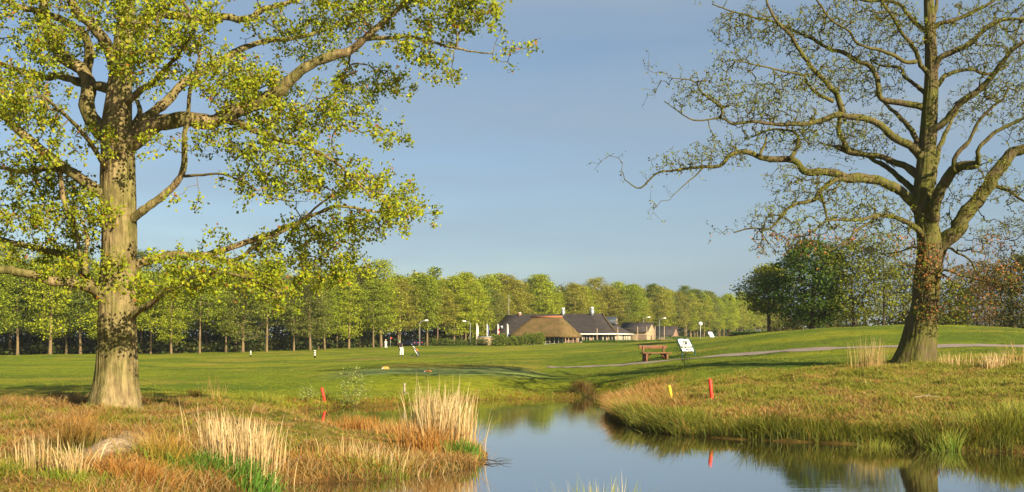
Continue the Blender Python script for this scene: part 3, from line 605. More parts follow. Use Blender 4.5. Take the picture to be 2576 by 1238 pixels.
LOOK = ('mid green', 'bright yellow-green', 'dull olive', 'pale bronze-green', 'dark green')
for rw, lst in rows.items():
    for k, (px, d, _) in enumerate(lst):
        pi = int(fg.integers(0, len(protos))); tm, cm, lf, mb = protos[pi]
        x = (px - CX) / F * d; s = fg.uniform(.78, 1.14) * (1.04 if rw else 1) * (0.98 if px < 1300 else 0.95)
        t = empty('woodland_tree', (x, d, g1(x, d) - .05), fg.uniform(0, 6.28)); t.scale = (s * fg.uniform(.95, 1.15), s * fg.uniform(.95, 1.15), s)
        tag(t, f'{LOOK[(0, 1, 2, 3, 4, 1, 0, 3, 1, 2)[pi]]} woodland tree, {ordinal(k + 1)} from the left in the wood\'s {"front" if not rw else "second"} row', 'tree', 'trees along the wood edge')
        obj('trunk', tm, t); c = obj('crown', cm, t); c['kind'] = 'stuff'
# deeper woodland: one mass
mbS = MB(); mbW = MB(); sg = np.random.default_rng(5)
small = []
for i in range(5):
    mb, lf, bk = crown_tree(300 + i, 15.8 + .5 * i, .2, 4.5, 3.6, 150, 9, .62, PAL[i % 4], rtip=.02, sides=5)
    small.append((np.concatenate(mb.v)[: 16 * 5], tube(np.zeros((16, 3)) + np.arange(16)[:, None], np.ones(16), 5)[1], lf))
for row in range(4):
    px = -460 - row * 12.
    while px < 1960:
        d = line_d(px) + 18 + row * 9 + sg.uniform(-3, 3); x = (px - CX) / F * d; z = g1(x, d)
        tv, tq, lf = small[int(sg.integers(0, 5))]; a = sg.uniform(0, 6.28); s = sg.uniform(.9, 1.05) * (.95 if px > 1300 else 1); Rm = np.array([[math.cos(a), -math.sin(a), 0], [math.sin(a), math.cos(a), 0], [0, 0, 1]]) * s
        mbS.add(tv @ Rm.T + (x, d, z), [tq]); mbW.add(lf[0] @ Rm.T + (x, d, z), [lf[1]], lf[2] * .9)
        slope = (line_d(px + 20) - line_d(px)) / 20; px += 8.0 / math.sqrt((d / F) ** 2 + slope ** 2) * sg.uniform(.75, 1.25)
o = mbS.build('woodland_trunks', M['bark_dark']); tag(o, 'dim mass of trunks deep inside the wood', 'wood', kind='stuff')
o = mbW.build('woodland_canopy', M['leaf']); tag(o, 'green canopy mass of the wood behind its edge trees', 'wood', kind='stuff')
# undergrowth
mbU = MB(); ug = np.random.default_rng(9); n = 1500
for k in range(n):
    px = ug.uniform(-450, 1960); dd = ug.uniform(6, 62); d = line_d(px) + dd; x = (px - CX) / F * d; z = g1(x, d); hh = ug.uniform(1.2, 3.6) + (ug.uniform(1.5, 5.5) if dd > 26 else 0); ww = ug.uniform(1.2, 2.8)
    C = ug.normal(size=(70, 3)) * np.array((ww * .6, ww * .6, hh * .28)) + (x, d, z + hh * .45); C = C[C[:, 2] > z]
    V, Fc, c = leaves(C, .55, ug, [(.05,.085,.016),(.075,.105,.018),(.10,.095,.02),(.06,.06,.02)], aspect=.8); mbU.add(V, [Fc], c)
o = mbU.build('undergrowth', M['leaf']); tag(o, 'dark green undergrowth between the trunks of the wood', 'undergrowth', kind='stuff')

# trees behind the mound on the right
def lone_tree(name, label, px, d, py_top, r_tr, cbf, cr, nat, lpc, lsize, pal, seed, py_base=None, **kw):
    p = gpx(px, d); Ht = (HY - py_top) / F * d + H_CAM - p.z
    mb, lf, bk = crown_tree(seed, Ht, r_tr, Ht * cbf, cr, nat, lpc, lsize, pal, **kw)
    t = empty(name, p - Vector((0, 0, .05))); tag(t, label, 'tree', 'trees behind the grassy mound')
    obj('trunk', mesh_np('trunk', np.concatenate(mb.v), [np.concatenate(f) for f in mb.f.values() if f], M[bk], None, True), t)
    c = obj('crown', mesh_np('crown', lf[0], [lf[1]], M['leaf'], lf[2]), t); c['kind'] = 'stuff'
DK = [(.06,.11,.014),(.075,.13,.016),(.10,.145,.018)]; YG = [(.20,.225,.022),(.24,.24,.025),(.17,.195,.02)]; BR = [(.20,.115,.035),(.17,.12,.035),(.15,.13,.03)]; OL = [(.10,.105,.022),(.12,.12,.025),(.085,.095,.02)]
lone_tree('park_tree', 'small pale-trunked tree left of the dark round tree behind the mound', 1936, 116, 668, .26, .33, 2.9, 420, 18, .26, YG, 41, shape='round', layered=.2)
lone_tree('park_tree', 'dark green broad tree behind the left end of the mound', 2042, 108, 606, .30, .16, 4.6, 800, 18, .28, DK, 42, shape='round', layered=.3, bark='bark_dark')
lone_tree('park_tree', 'loose yellow-green tree with a thin leaning trunk right of the dark round tree', 2148, 106, 600, .2, .2, 3.7, 560, 13, .25, YG, 43, shape='round', layered=.2, bark='bark_dark', bare=.2)
lone_tree('park_tree', 'slender yellow-green tree just left of the bare oak trunk', 2222, 104, 585, .15, .2, 2.6, 380, 11, .23, YG, 44, shape='tall', layered=.2, bark='bark_dark', bare=.25)
lone_tree('park_tree', 'low olive tree half hidden behind the bare oak trunk', 2275, 110, 660, .16, .15, 2.8, 320, 14, .25, OL, 45, shape='round', layered=.2, bark='bark_dark')
lone_tree('park_tree', 'young green tree showing just right of the bare oak trunk', 2390, 108, 705, .14, .08, 2.3, 300, 14, .25, YG, 46, shape='round', layered=.2, bark='bark_dark')
for k, (px, tp, sd, lab) in enumerate(((2425, 668, 51, 'leftmost of the rusty-leaved thin trees'), (2458, 655, 52, 'second of the rusty-leaved thin trees'), (2490, 660, 53, 'third of the rusty-leaved thin trees'), (2517, 668, 54, 'rightmost of the rusty-leaved thin trees'))):
    lone_tree('park_tree', lab + ' behind the mound right of the oak', px, 118 + 2 * (k % 2), tp, .15, .18, 2.4, 300, 9, .24, BR, sd, shape='tall', layered=.1, bark='bark_dark', bare=.35)
lone_tree('park_tree', 'tall tree with a bare top at the right edge of the picture', 2545, 108, 545, .26, .15, 4.0, 700, 6, .2, OL, 58, shape='round', layered=.1, bark='bark_dark', bare=.55)
lone_tree('park_tree', 'olive-leaved tree cut by the right edge of the picture', 2585, 104, 640, .22, .12, 3.2, 460, 14, .25, OL, 59, shape='round', layered=.2, bark='bark_dark')
lone_tree('park_tree', 'far green tree low between the dark round tree and the wood', 2075, 150, 720, .2, .1, 4.5, 320, 10, .34, [(.07,.10,.02),(.09,.12,.022)], 60, shape='round', layered=.3, bark='bark_dark')
mbU = MB(); ug = np.random.default_rng(19)
for k in range(210):
    px = ug.uniform(1950, 2700); d = ug.uniform(118, 170); x = (px - CX) / F * d; z = g1(x, d); hh = ug.uniform(1.5, 5.5); ww = ug.uniform(1, 2.2)
    C = ug.normal(size=(60, 3)) * np.array((ww * .6, ww * .6, hh * .28)) + (x, d, z + hh * .45); C = C[C[:, 2] > z]
    V, Fc, c = leaves(C, .36, ug, [(.06,.085,.016),(.085,.10,.018),(.12,.09,.025),(.09,.07,.025)], aspect=.8); mbU.add(V, [Fc], c)
o = mbU.build('undergrowth', M['leaf']); tag(o, 'shrubby undergrowth behind the mound on the right', 'undergrowth', kind='stuff')

# ------------------------------------------------------------------ grasses, rushes and reeds
def blades(P, Hh, lean, width, cb, ct, g, ldir=None, curl=2.0):
    n = len(P); P = np.asarray(P, float)
    a = g.uniform(0, 2 * np.pi, n); ld = np.stack([np.cos(a), np.sin(a)], 1)
    if ldir is not None: ld = ld * .55 + ldir; ld /= np.linalg.norm(ld, axis=1, keepdims=True) + 1e-9
    b = g.uniform(0, np.pi, n); wd = np.stack([np.cos(b), np.sin(b) * .5, 0 * b], 1)
    V, Cc = [], []
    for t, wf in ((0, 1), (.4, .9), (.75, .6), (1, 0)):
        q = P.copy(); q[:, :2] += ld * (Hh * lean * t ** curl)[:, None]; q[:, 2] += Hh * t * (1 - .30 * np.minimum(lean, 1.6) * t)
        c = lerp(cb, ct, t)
        if wf: V += [q - wd * (width * wf * .5)[:, None], q + wd * (width * wf * .5)[:, None]]; Cc += [c, c]
        else: V.append(q); Cc.append(c)
    V = np.stack(V, 1); Cc = np.stack(Cc, 1); i = np.arange(n)[:, None] * 7
    return V.reshape(-1, 3), [np.concatenate([i + np.array([0, 1, 3, 2]), i + np.array([2, 3, 5, 4])]), i + np.array([4, 5, 6])], Cc.reshape(-1, 3)
def pick(pal, n, g, tint=.2): pal = np.asarray(pal, float); return pal[g.integers(0, len(pal), n)] * g.uniform(1 - tint, 1 + tint, (n, 1))
RUST = [(.33,.145,.025),(.40,.20,.045),(.26,.10,.018),(.44,.25,.07)]; STRAW = [(.52,.39,.19),(.60,.47,.25),(.45,.31,.14),(.55,.43,.24)]; LUSH = [(.075,.165,.014),(.10,.205,.018),(.06,.13,.012)]
OLIVE = [(.215,.24,.018),(.27,.265,.022),(.17,.195,.016),(.31,.275,.03)]; RUSH = [(.07,.09,.014),(.09,.10,.016),(.055,.075,.013)]; TAN = [(.40,.25,.08),(.33,.20,.05),(.46,.31,.12)]
bgr = np.random.default_rng(31)
def sample(n, x0, x1, y0, y1):
    x = bgr.uniform(x0, x1, n); y = bgr.uniform(y0, y1, n); sd = pond_sd(x, y); return x, y, sd
def grass_obj(name, label, x, y, sd, Hh, lean, width, cb, ct, ldir=None):
    z = gz(x, y, sd) - .015; V, fs, c = blades(np.stack([x, y, z], 1), Hh, lean, width, cb, ct, bgr, ldir)
    o = obj(name, mesh_np(name, V, fs, M['grass'], c)); tag(o, label, 'grass', kind='stuff'); return o
# left bank
x, y, sd = sample(125000, -14.5, .2, 12.2, 33); px = x / y * F + CX
k = (sd > .02) & (bgr.uniform(size=len(x)) < rough_mask(x, y)) & (px > -120) ; x, y, sd = x[k], y[k], sd[k]
scar = np.exp(-(((x + 6.75) / .62) ** 2 + ((y - 17.0) / 1.9) ** 2) ** 2); k = bgr.uniform(size=len(x)) > scar * .97; x, y, sd = x[k], y[k], sd[k]
n1 = fbm(x / 1.3, y / 1.3, 41); rim = 1 - sstep(.25, 1.3, sd + (n1 - .5) * .8); n = len(x)
Hh = bgr.uniform(.07, .17, n) * (1 + .9 * sstep(.5, .7, n1)) + rim * bgr.uniform(.05, .32, n); Hh *= np.where((x > -6.2) & (y > 19.8), .55, 1); gsel = bgr.uniform(size=n) < np.clip(.26 + (fbm(x / .9, y / .9, 43) - .5) * 2.8, .03, .9) * (1 - .75 * rim)
ct = np.where(gsel[:, None], pick(OLIVE, n, bgr), np.where((bgr.uniform(size=n) < .55)[:, None], pick(TAN + STRAW[2:3], n, bgr), pick(RUST, n, bgr)))
cb = ct * np.where(gsel[:, None], .45, .4)  # blade feet darkened in colour to deepen the shading among the tussocks
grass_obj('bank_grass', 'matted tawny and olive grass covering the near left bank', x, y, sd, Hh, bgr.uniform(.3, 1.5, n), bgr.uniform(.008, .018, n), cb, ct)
# right bank
x, y, sd = sample(300000, 2.6, 21, 21.5, 44); px = x / y * F + CX
k = (sd > .02) & (bgr.uniform(size=len(x)) < rough_mask(x, y)) & (px < 2680); x, y, sd, px = x[k], y[k], sd[k], px[k]; n = len(x)
n1 = fbm(x / 1.2, y / 1.2, 51); n2 = fbm(x / .8, y / .8, 53)
rim = 1 - sstep(.5, 2.2, sd + (n1 - .5) * 1.2); tip = sstep(0, 1.4, 6.2 + (n1 - .5) * 2 - x) * sstep(29.5, 31.5, y) ; heath = np.exp(-((x - 8.2) / 2.6) ** 2 - ((y - 28) / 1.6) ** 2)
Hh = bgr.uniform(.05, .13, n) * (1 + .8 * sstep(.5, .7, n2)) + rim * bgr.uniform(.03, .40, n) * (1 - .75 * tip) * (.25 + 1.9 * sstep(.3, .75, fbm(x / .7, y / .7, 57, 2))) + tip * bgr.uniform(.10, .46, n) + heath * bgr.uniform(0, .2, n)
u = bgr.uniform(size=n); green = np.clip(.80 + (n2 - .5) * 1.6 - tip * .75 - heath * .45, .03, .95)
ct = np.where((u < green)[:, None], pick(OLIVE, n, bgr), np.where((bgr.uniform(size=n) < .5)[:, None], pick(TAN, n, bgr), pick(RUST, n, bgr)))
rr = (bgr.uniform(size=n) < rim * .75 * (1 - tip)); ct[rr] = pick(OLIVE, rr.sum(), bgr) * .58; cb = ct * .42; cb[rr] = pick(RUSH, rr.sum(), bgr)  # shade painted in: waterline rim blades darkened, blade feet darker for tussock shading
gx, gy = np.stack([pond_sd(x + .05, y) - sd, pond_sd(x, y + .05) - sd], 0) * -20
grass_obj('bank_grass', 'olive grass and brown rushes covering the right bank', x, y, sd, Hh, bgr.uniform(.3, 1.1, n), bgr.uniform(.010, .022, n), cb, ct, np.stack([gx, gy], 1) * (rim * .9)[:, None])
# strip along the far shore and the edge of the tee slope
x, y, sd = sample(90000, -12, 6, 34, 50)
k = (sd > .02) & (sd < 1.7) & (bgr.uniform(size=len(x)) < np.exp(-sd / .7)); x, y, sd = x[k], y[k], sd[k]; n = len(x)
n1 = fbm(x / .8, y / .8, 61); Hh = bgr.uniform(.06, .22, n) * (.6 + n1) + .12 * sstep(.55, .75, n1); g_ = bgr.uniform(size=n) < .2 + sstep(.35, .6, n1) * .7
ct = np.where(g_[:, None], pick(OLIVE, n, bgr), pick(RUST, n, bgr) * .8); 
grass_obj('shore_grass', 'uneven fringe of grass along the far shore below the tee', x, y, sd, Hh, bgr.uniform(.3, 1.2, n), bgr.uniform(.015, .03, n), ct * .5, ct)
# short tufts breaking up the mown slopes
x = bgr.uniform(-1, 1, 150000); y = 30 * np.exp(bgr.uniform(0, 1.15, 150000)); x = x * y * .53; sd = pond_sd(x, y)
k = (sd > 1.2) & (rough_mask(x, y) < .6) & (fbm(x / 1.5, y / 3, 71) + bgr.uniform(-.25, .25, len(x)) > .58); x, y, sd = x[k], y[k], sd[k]; n = len(x)
px = x / y * F + CX; k = ~((px > 820) & (px < 1430) & (y > 49.5) & (y < 58.5)); x, y, sd = x[k], y[k], sd[k]; n = len(x)
pd = np.min(np.abs(np.linalg.norm(np.stack([x, y], 1)[:, None] - pc[::4, :2][None], axis=2)), 1) if n else 0
k = pd > 1.5; x, y, sd = x[k], y[k], sd[k]; n = len(x)
ct = np.where((bgr.uniform(size=n) < .75)[:, None], pick([(.15,.19,.012),(.18,.205,.014),(.12,.16,.01)], n, bgr), pick([(.22,.20,.02)], n, bgr))
grass_obj('turf_tufts', 'scattered short grass tufts on the mown slopes', x, y, sd, bgr.uniform(.03, .085, n), bgr.uniform(.4, 1.5, n), bgr.uniform(.02, .045, n), ct * .9, ct)

def clump(name, label, cat, px, d, parts, z=None, grp=None):
    x0 = (px - CX) / F * d; zb = g1(x0, d) if z is None else z
    t = empty(name, (x0, d, zb)); tag(t, label, cat, grp); g = np.random.default_rng(int(px * 7 + d * 13))
    for (nm, ox, oy, rx, ry, n, h0, h1, ln, w, pb, pt, bend) in parts:
        u = g.normal(size=(n, 2)) * .5; x = x0 + ox + u[:, 0] * rx; y = d + oy + u[:, 1] * ry
        zz = np.maximum(gz(x, y), -.25) if z is None else np.full(n, z)
        hh = g.uniform(0, 1, n) ** bend * (h1 - h0) + h0; ld = u * .8
        V, fs, c = blades(np.stack([x - x0, y - d, zz - zb - .02], 1), hh, g.uniform(.15, 1, n) * ln, np.full(n, w) * g.uniform(.6, 1.3, n), pick(pb, n, g), pick(pt, n, g), g, ld)
        o = obj(nm, mesh_np(nm, V, fs, M['grass'], c), t); o['kind'] = 'stuff'
    return t
clump('reed_bed', 'tallest pale dry reeds at the tip of the left bank', 'reeds', 1118, 21.6, [('dry_stems', -.05, 0, .62, .5, 640, .5, 1.5, .22, .019, TAN, STRAW, 1.0), ('tall_stems', 0, 0, .5, .35, 34, 1.2, 1.8, .14, .016, STRAW, STRAW, 1), ('broken_stems', .3, -.2, .5, .4, 60, .5, 1.2, 1.1, .014, TAN, TAN, 1),
  ('rusty_rushes', -.25, -.5, .7, .6, 620, .25, .75, .55, .013, RUST, RUST, 1), ('green_blades', .42, -.75, .34, .35, 420, .15, .45, .6, .02, LUSH, LUSH, 1)])
clump('reed_bed', 'broad clump of pale dry reeds over bright green blades, centre left foreground', 'reeds', 605, 17.2, [('dry_stems', 0, 0, .66, .5, 480, .55, 1.08, .22, .019, TAN, STRAW, .8), ('green_blades', .02, -.55, .85, .45, 1000, .18, .5, .8, .022, LUSH, LUSH, 1), ('bent_leaves', 0, 0, .6, .4, 120, .5, .85, 1.2, .018, STRAW, STRAW, 1)])
clump('reed_bed', 'small clump of pale reeds nearest the lower left corner', 'reeds', 82, 15.3, [('dry_stems', 0, 0, .26, .3, 90, .3, .62, .12, .016, TAN, STRAW, .7), ('green_blades', -.1, -.5, .35, .4, 260, .12, .34, .6, .015, RUSH, OLIVE, 1)])
clump('reed_bed', 'leaning pale reeds just right of the lower left corner clump', 'reeds', 185, 15.0, [('dry_stems', 0, 0, .34, .3, 130, .2, .6, .5, .018, TAN, STRAW, .8), ('green_blades', .1, -.4, .4, .3, 160, .1, .26, .6, .014, LUSH, OLIVE, 1)])
clump('rush_tussock', 'orange rush tussock left of the sandy scar', 'rushes', 190, 17.6, [('rush_blades', 0, 0, .38, .4, 430, .35, .8, .75, .011, RUSH, RUST, 1)])
clump('rush_tussock', 'brown rush tussock right of the sandy scar', 'rushes', 430, 16.8, [('rush_blades', 0, 0, .55, .5, 620, .25, .62, .9, .011, OLIVE, RUST, 1)])
clump('rush_tussock', 'rusty drooping rushes at the bottom edge below the scar', 'rushes', 330, 15.2, [('rush_blades', 0, 0, .7, .35, 520, .2, .5, 1.1, .012, RUST, RUST, 1)])
clump('rush_tussock', 'orange rushes at the water behind the left bank, left half', 'rushes', 905, 27.0, [('rush_blades', 0, 0, .75, .5, 520, .2, .52, .45, .014, RUST, RUST, 1)])
clump('rush_tussock', 'orange rushes at the water behind the left bank, nearest the tall reeds', 'rushes', 1010, 25.4, [('rush_blades', 0, 0, .6, .5, 420, .2, .5, .5, .013, RUST, TAN, 1)])
clump('reed_bed', 'thin straw stems along the front edge of the left bank', 'reeds', 930, 18.6, [('dry_stems', 0, 0, 1.0, .35, 170, .2, .6, .4, .013, TAN, STRAW, 1), ('green_blades', .2, -.2, .9, .25, 330, .12, .34, .9, .016, LUSH, OLIVE, 1), ('rusty_rushes', -.6, 0, 1.3, .5, 520, .12, .35, 1.2, .013, RUST, RUST, 1)])
clump('rush_tussock', 'dark rush tuft behind the oak foot', 'rushes', 492, 34, [('rush_blades', 0, 0, .3, .3, 160, .2, .45, .6, .014, RUSH, RUST, 1)])
clump('rush_tussock', 'green and brown rush tuft at the corner of the pond arm', 'rushes', 665, 36, [('rush_blades', 0, 0, .7, .5, 330, .2, .5, .6, .015, RUSH, OLIVE, 1)])
clump('grass_tuft', 'few tall straw stalks standing behind the left bank', 'grass', 545, 30, [('stalks', 0, 0, .5, .5, 34, .5, 1.0, .35, .010, TAN, TAN, 1)])
clump('rush_tussock', 'rounded reddish rush tussock on the far shore', 'rushes', 1467, 45.6, [('rush_blades', 0, 0, .42, .4, 520, .3, .78, .7, .02, RUSH, [(.17,.075,.02),(.20,.10,.03)], 1)])
clump('rush_tussock', 'reddish rushes behind the tip of the right bank', 'rushes', 1640, 40, [('rush_blades', 0, 0, 1.2, .5, 520, .2, .55, .6, .018, RUSH, RUST, 1)])
clump('grass_tuft', 'tall wispy straw stalks left of the bare oak foot', 'grass', 2190, 37, [('stalks', 0, 0, .55, .4, 190, .6, 1.35, .28, .013, TAN, [(.36,.28,.10),(.42,.33,.14)], 1)])
clump('reed_bed', 'broken pale reeds right of the bare oak foot', 'reeds', 2395, 36.5, [('dry_stems', 0, 0, .5, .4, 60, .2, .62, .2, .02, TAN, STRAW, 1)])
clump('reed_bed', 'pale reed stubble near the right edge of the bank', 'reeds', 2500, 35.5, [('dry_stems', 0, 0, .55, .5, 210, .25, .75, .35, .02, TAN, STRAW, 1), ('stalks', .8, 0, .5, .4, 80, .5, 1.2, .6, .012, TAN, TAN, 1)])
clump('rush_tussock', 'green rush tuft rising from the water at the bottom edge', 'rushes', 1520, 12.6, [('rush_blades', 0, 0, .52, .35, 330, .45, .98, .35, .010, LUSH, OLIVE, 1), ('dry_stems', 0, 0, .5, .3, 60, .5, 1.0, .35, .009, TAN, STRAW, 1)], z=-.12)
clump('rush_tussock', 'arching green rush at the right waterline', 'rushes', 2210, 23.6, [('rush_blades', 0, 0, .35, .25, 220, .3, .62, 1.0, .013, RUSH, OLIVE, 1)])
clump('rush_tussock', 'bright green sedge at the waterline near the right edge', 'rushes', 2385, 22.9, [('rush_blades', 0, 0, .3, .2, 160, .25, .62, .8, .015, LUSH, OLIVE, 1)])
clump('rush_tussock', 'dense rushes, dark to stand in for shade, filling the lower right corner of the bank', 'rushes', 2520, 24.2, [('rush_blades', 0, 0, 1.1, .6, 900, .3, .75, .6, .016, RUSH, OLIVE, 1)])  # dark rushes stand in for the shade falling on this corner
clump('rush_tussock', 'dark arching rushes at the left point of the right bank', 'rushes', 1575, 32.5, [('rush_blades', 0, 0, .6, .9, 620, .35, .7, .75, .015, RUSH, TAN, 1)])
clump('rush_tussock', 'arching rushes on the waterline below the yellow stake', 'rushes', 1715, 27.6, [('rush_blades', 0, 0, .75, .5, 520, .3, .62, .9, .014, RUSH, OLIVE, 1)])

# saplings
def sapling(label, px, d, Ht, cr, nat, lpc, ls, pal, seed, stem=.012):
    p = gpx(px, d); g = np.random.default_rng(seed); t = empty('sapling', p); tag(t, label, 'sapling')
    N0 = catmull([(0, 0, -.1), (.02, 0, Ht * .25), (.06, .02, Ht * .5), (.05, 0, Ht * .8)], .1); R0 = np.linspace(stem, stem * .4, len(N0))
    tt = g.uniform(.2, 1, nat); a = g.uniform(0, 6.28, nat); r = cr * np.sqrt(np.clip(1 - ((tt - .55) / .5) ** 2, .02, 1)) * g.uniform(.2, 1, nat)
    N, rd, paths = grow(N0, R0, np.stack([r * np.cos(a), r * np.sin(a), tt * Ht], 1), .12, .0035, .4, .08, g, droop=-.05)
    mb = MB(); mb.tube(N0, R0, 6); paths_mesh(N, rd, paths, mb, len(N0), R0); mb.build('stem', M['twig'], t, smooth=True)
    tips = np.array([N[s + n - 1] for (_, s, n) in paths]); C = np.repeat(tips, lpc, 0) + g.normal(size=(len(tips) * lpc, 3)) * .05
    V, Fc, c = leaves(C, ls, g, pal); o = obj('foliage', mesh_np('foliage', V, [Fc], M['leaf'], c), t); o['kind'] = 'stuff'
PALE = [(.24,.28,.07),(.30,.33,.10),(.20,.25,.05)]
sapling('pale-leaved willow sapling on the far shore right of the leaning red stake', 890, 38.3, 1.75, .75, 150, 5, .065, PALE, 3)
sapling('low pale-leaved willow shoot at the waterline left of the leaning red stake', 775, 38.0, .55, .4, 60, 5, .06, PALE, 4)
sapling('feathery green sapling in front of the information sign', 1722, 47, 1.35, .42, 130, 5, .045, [(.10,.15,.03),(.13,.17,.04)], 5)
sapling('small pale shoot among the rushes behind the right bank tip', 1580, 40, .55, .25, 40, 5, .06, PALE, 8)

# ------------------------------------------------------------------ stakes, posts and tee markers
def stake(name, label, px, d, hgt, r, tilt, mat_, cat='stake'):
    p = gpx(px, d); t = empty(name, p - Vector((0, 0, .15))); tag(t, label, cat); t.rotation_euler = (R(-3), R(tilt), 0)
    mb = MB(); mb.tube([(0, 0, -.1), (0, 0, .02), (0, 0, hgt + .13), (0, 0, hgt + .15)], [r * .55, r, r * .97, r * .78], 12); mb.build('shaft', mat_, t, smooth=False)
    mb = MB(); mb.tube([(0, 0, hgt + .1505), (0, 0, hgt + .158), (0, 0, hgt + .162)], [r * .76, r * .6, r * .2], 12); mb.build('cap', mat_, t)
stake('hazard_stake', 'leaning red stake on the far shore beside the willow sapling', 819, 38.9, .52, .055, -13, M['red'])
stake('hazard_stake', 'upright red stake on the right bank', 1792, 31.0, .62, .058, -5, M['red'])
stake('hazard_stake', 'yellow stake among the brown grass at the tip of the right bank', 1694, 32.5, .60, .052, -10, M['yellow'])
p = gpx(1017, 42.3); t = empty('rotten_post', p); tag(t, 'weathered broken stump post on the slope below the tee', 'post')
g = np.random.default_rng(2); Q = np.array([(g.normal() * .012, g.normal() * .012, z) for z in np.linspace(-.15, .46, 9)]); mb = MB(); mb.tube(Q, .045 + g.normal(size=9) * .01, 9); mb.build('shaft', M['drift'], t)
mb = MB(); mb.tube([(.0, -.04, .12), (.10, -.07, .06), (.2, -.1, .02)], [.02, .016, .008], 6); mb.build('splinter', M['drift'], t)
for px, d, hgt, lab in ((792, 120, .95, 'taller black and white banded distance post on the fairway'), (630.5, 143, .84, 'shorter black and white banded distance post, left on the fairway')):
    t = empty('distance_post', gpx(px, d)); tag(t, lab, 'post', 'banded distance posts'); r = .10
    mb = MB(); mb.tube([(0, 0, -.1), (0, 0, hgt - .02), (0, 0, hgt)], [r, r, r * .8], 12); mb.build('shaft', M['black'], t)
    for k in range(3):
        z1 = hgt - .03 - k * hgt * .25; mb = MB(); mb.tube([(0, 0, z1 - hgt * .145), (0, 0, z1)], [r * 1.06] * 2, 12); mb.build('white_band', M['white'], t)
for px, d, lab in ((970, 56.5, 'orange-topped white tee marker, the farther left one'), (1076, 53.2, 'orange-topped white tee marker, the nearer right one')):
    t = empty('tee_marker', gpx(px, d), R(-6)); tag(t, lab, 'tee marker', 'tee markers')
    mb = MB(); a = np.linspace(0, np.pi, 9); xs = (-.20, -.12, .12, .2); V = np.concatenate([np.stack([np.full(9, x), np.cos(a) * .09 * s, np.sin(a) * .12 * s - .01], 1) for x, s in zip(xs, (.35, 1, 1, .6))])
    for nm, lo, hi, mm in (('white_end', 0, 2, 'sign_white'), ('log_body', 1, 4, 'orange_wood')):
        sub = V[lo * 9:hi * 9]; nn = hi - lo; q = [(i * 9 + j, i * 9 + j + 1, (i + 1) * 9 + j + 1, (i + 1) * 9 + j) for i in range(nn - 1) for j in range(8)]
        m_ = MB(); m_.add(sub, [q]); e = 0 if lo == 0 else (nn - 1) * 9; m_.f[3].append(np.array([(e, e + j, e + j + 1) for j in range(1, 8)])); m_.build(nm, M[mm], t)
# driftwood and floating twigs
def branchy(name, label, px, d, pts, z=None):
    p = gpx(px, d);
    if z is not None: p.z = z
    t = empty(name, p); tag(t, label, 'branch')
    for i, (q, r) in enumerate(pts): mb = MB(); mb.tube(catmull(q, .08), np.linspace(r, r * .3, len(catmull(q, .08))), 6); mb.build('stem' if i == 0 else 'side_twig', M['drift'] if name != 'fallen_branch' else M['bark_dark'], t, smooth=True)
branchy('fallen_branch', 'dark twiggy branch lying in the water off the left bank tip', 1235, 20.6, [([(-.35, 0, .04), (-.1, .05, .05), (.15, 0, .02), (.42, .05, .03)], .014), ([(-.1, .05, .05), (.05, -.2, .06), (.2, -.35, .0)], .009), ([(.05, .02, .03), (.2, .2, .07), (.36, .24, .02)], .008), ([(.15, 0, .02), (.3, -.1, .07), (.45, -.12, .09)], .007), ([(-.2, .03, .05), (-.1, -.25, .03), (.05, -.42, .0)], .008)], z=0)
branchy('driftwood_stick', 'grey stick lying in the grass of the right bank', 2330, 28.5, [([(-.35, 0, .05), (0, .03, .09), (.35, -.02, .06)], .018), ([(0, .03, .09), (.15, .1, .14)], .01)])
t = empty('weathered_plank', gpx(1668, 34.2), R(8)); tag(t, 'short pale plank lying in the brown grass left of the yellow stake', 'plank'); mb = MB(); mb.box(-.14, .14, -.05, .05, .16, .19); mb.build('board', M['drift'], t); mb = MB(); mb.box(-.12, -.08, -.04, .04, -.05, .159); mb.box(.08, .12, -.04, .04, -.05, .159); mb.build('batten', M['drift'], t)

# ------------------------------------------------------------------ bench and signs
t = empty('park_bench', gpx(1648, 60), R(24)); tag(t, 'brown timber bench with a log backrest beside the path', 'bench')
def part(parent, name, m_, *boxes):
    mb = MB()
    for b_ in boxes: mb.box(*b_)
    o = mb.build(name, m_, parent); bv = o.modifiers.new('bevel', 'BEVEL'); bv.width = .012; bv.segments = 2; return o
part(t, 'seat_plank', M['wood'], (-.98, .98, -.30, -.10, .42, .49)); part(t, 'seat_plank', M['wood'], (-.98, .98, -.085, .12, .42, .49))
part(t, 'backrest', M['wood'], (-.95, .95, .215, .29, .70, .90))
for s in (-1, 1):
    part(t, 'leg', M['wood'], (s * .70 - .06, s * .70 + .06, -.24, .14, -.1, .418)); part(t, 'back_post', M['wood'], (s * .70 - .045, s * .70 + .045, .142, .214, -.1, .86))
    mb = MB(); mb.box(-.03, .03, -.05, .05, 0, .44, Matrix.Translation((s * .62, -.05, .12)) @ Matrix.Rotation(R(-s * 42), 4, 'Y')); mb.build('brace', M['wood'], t)
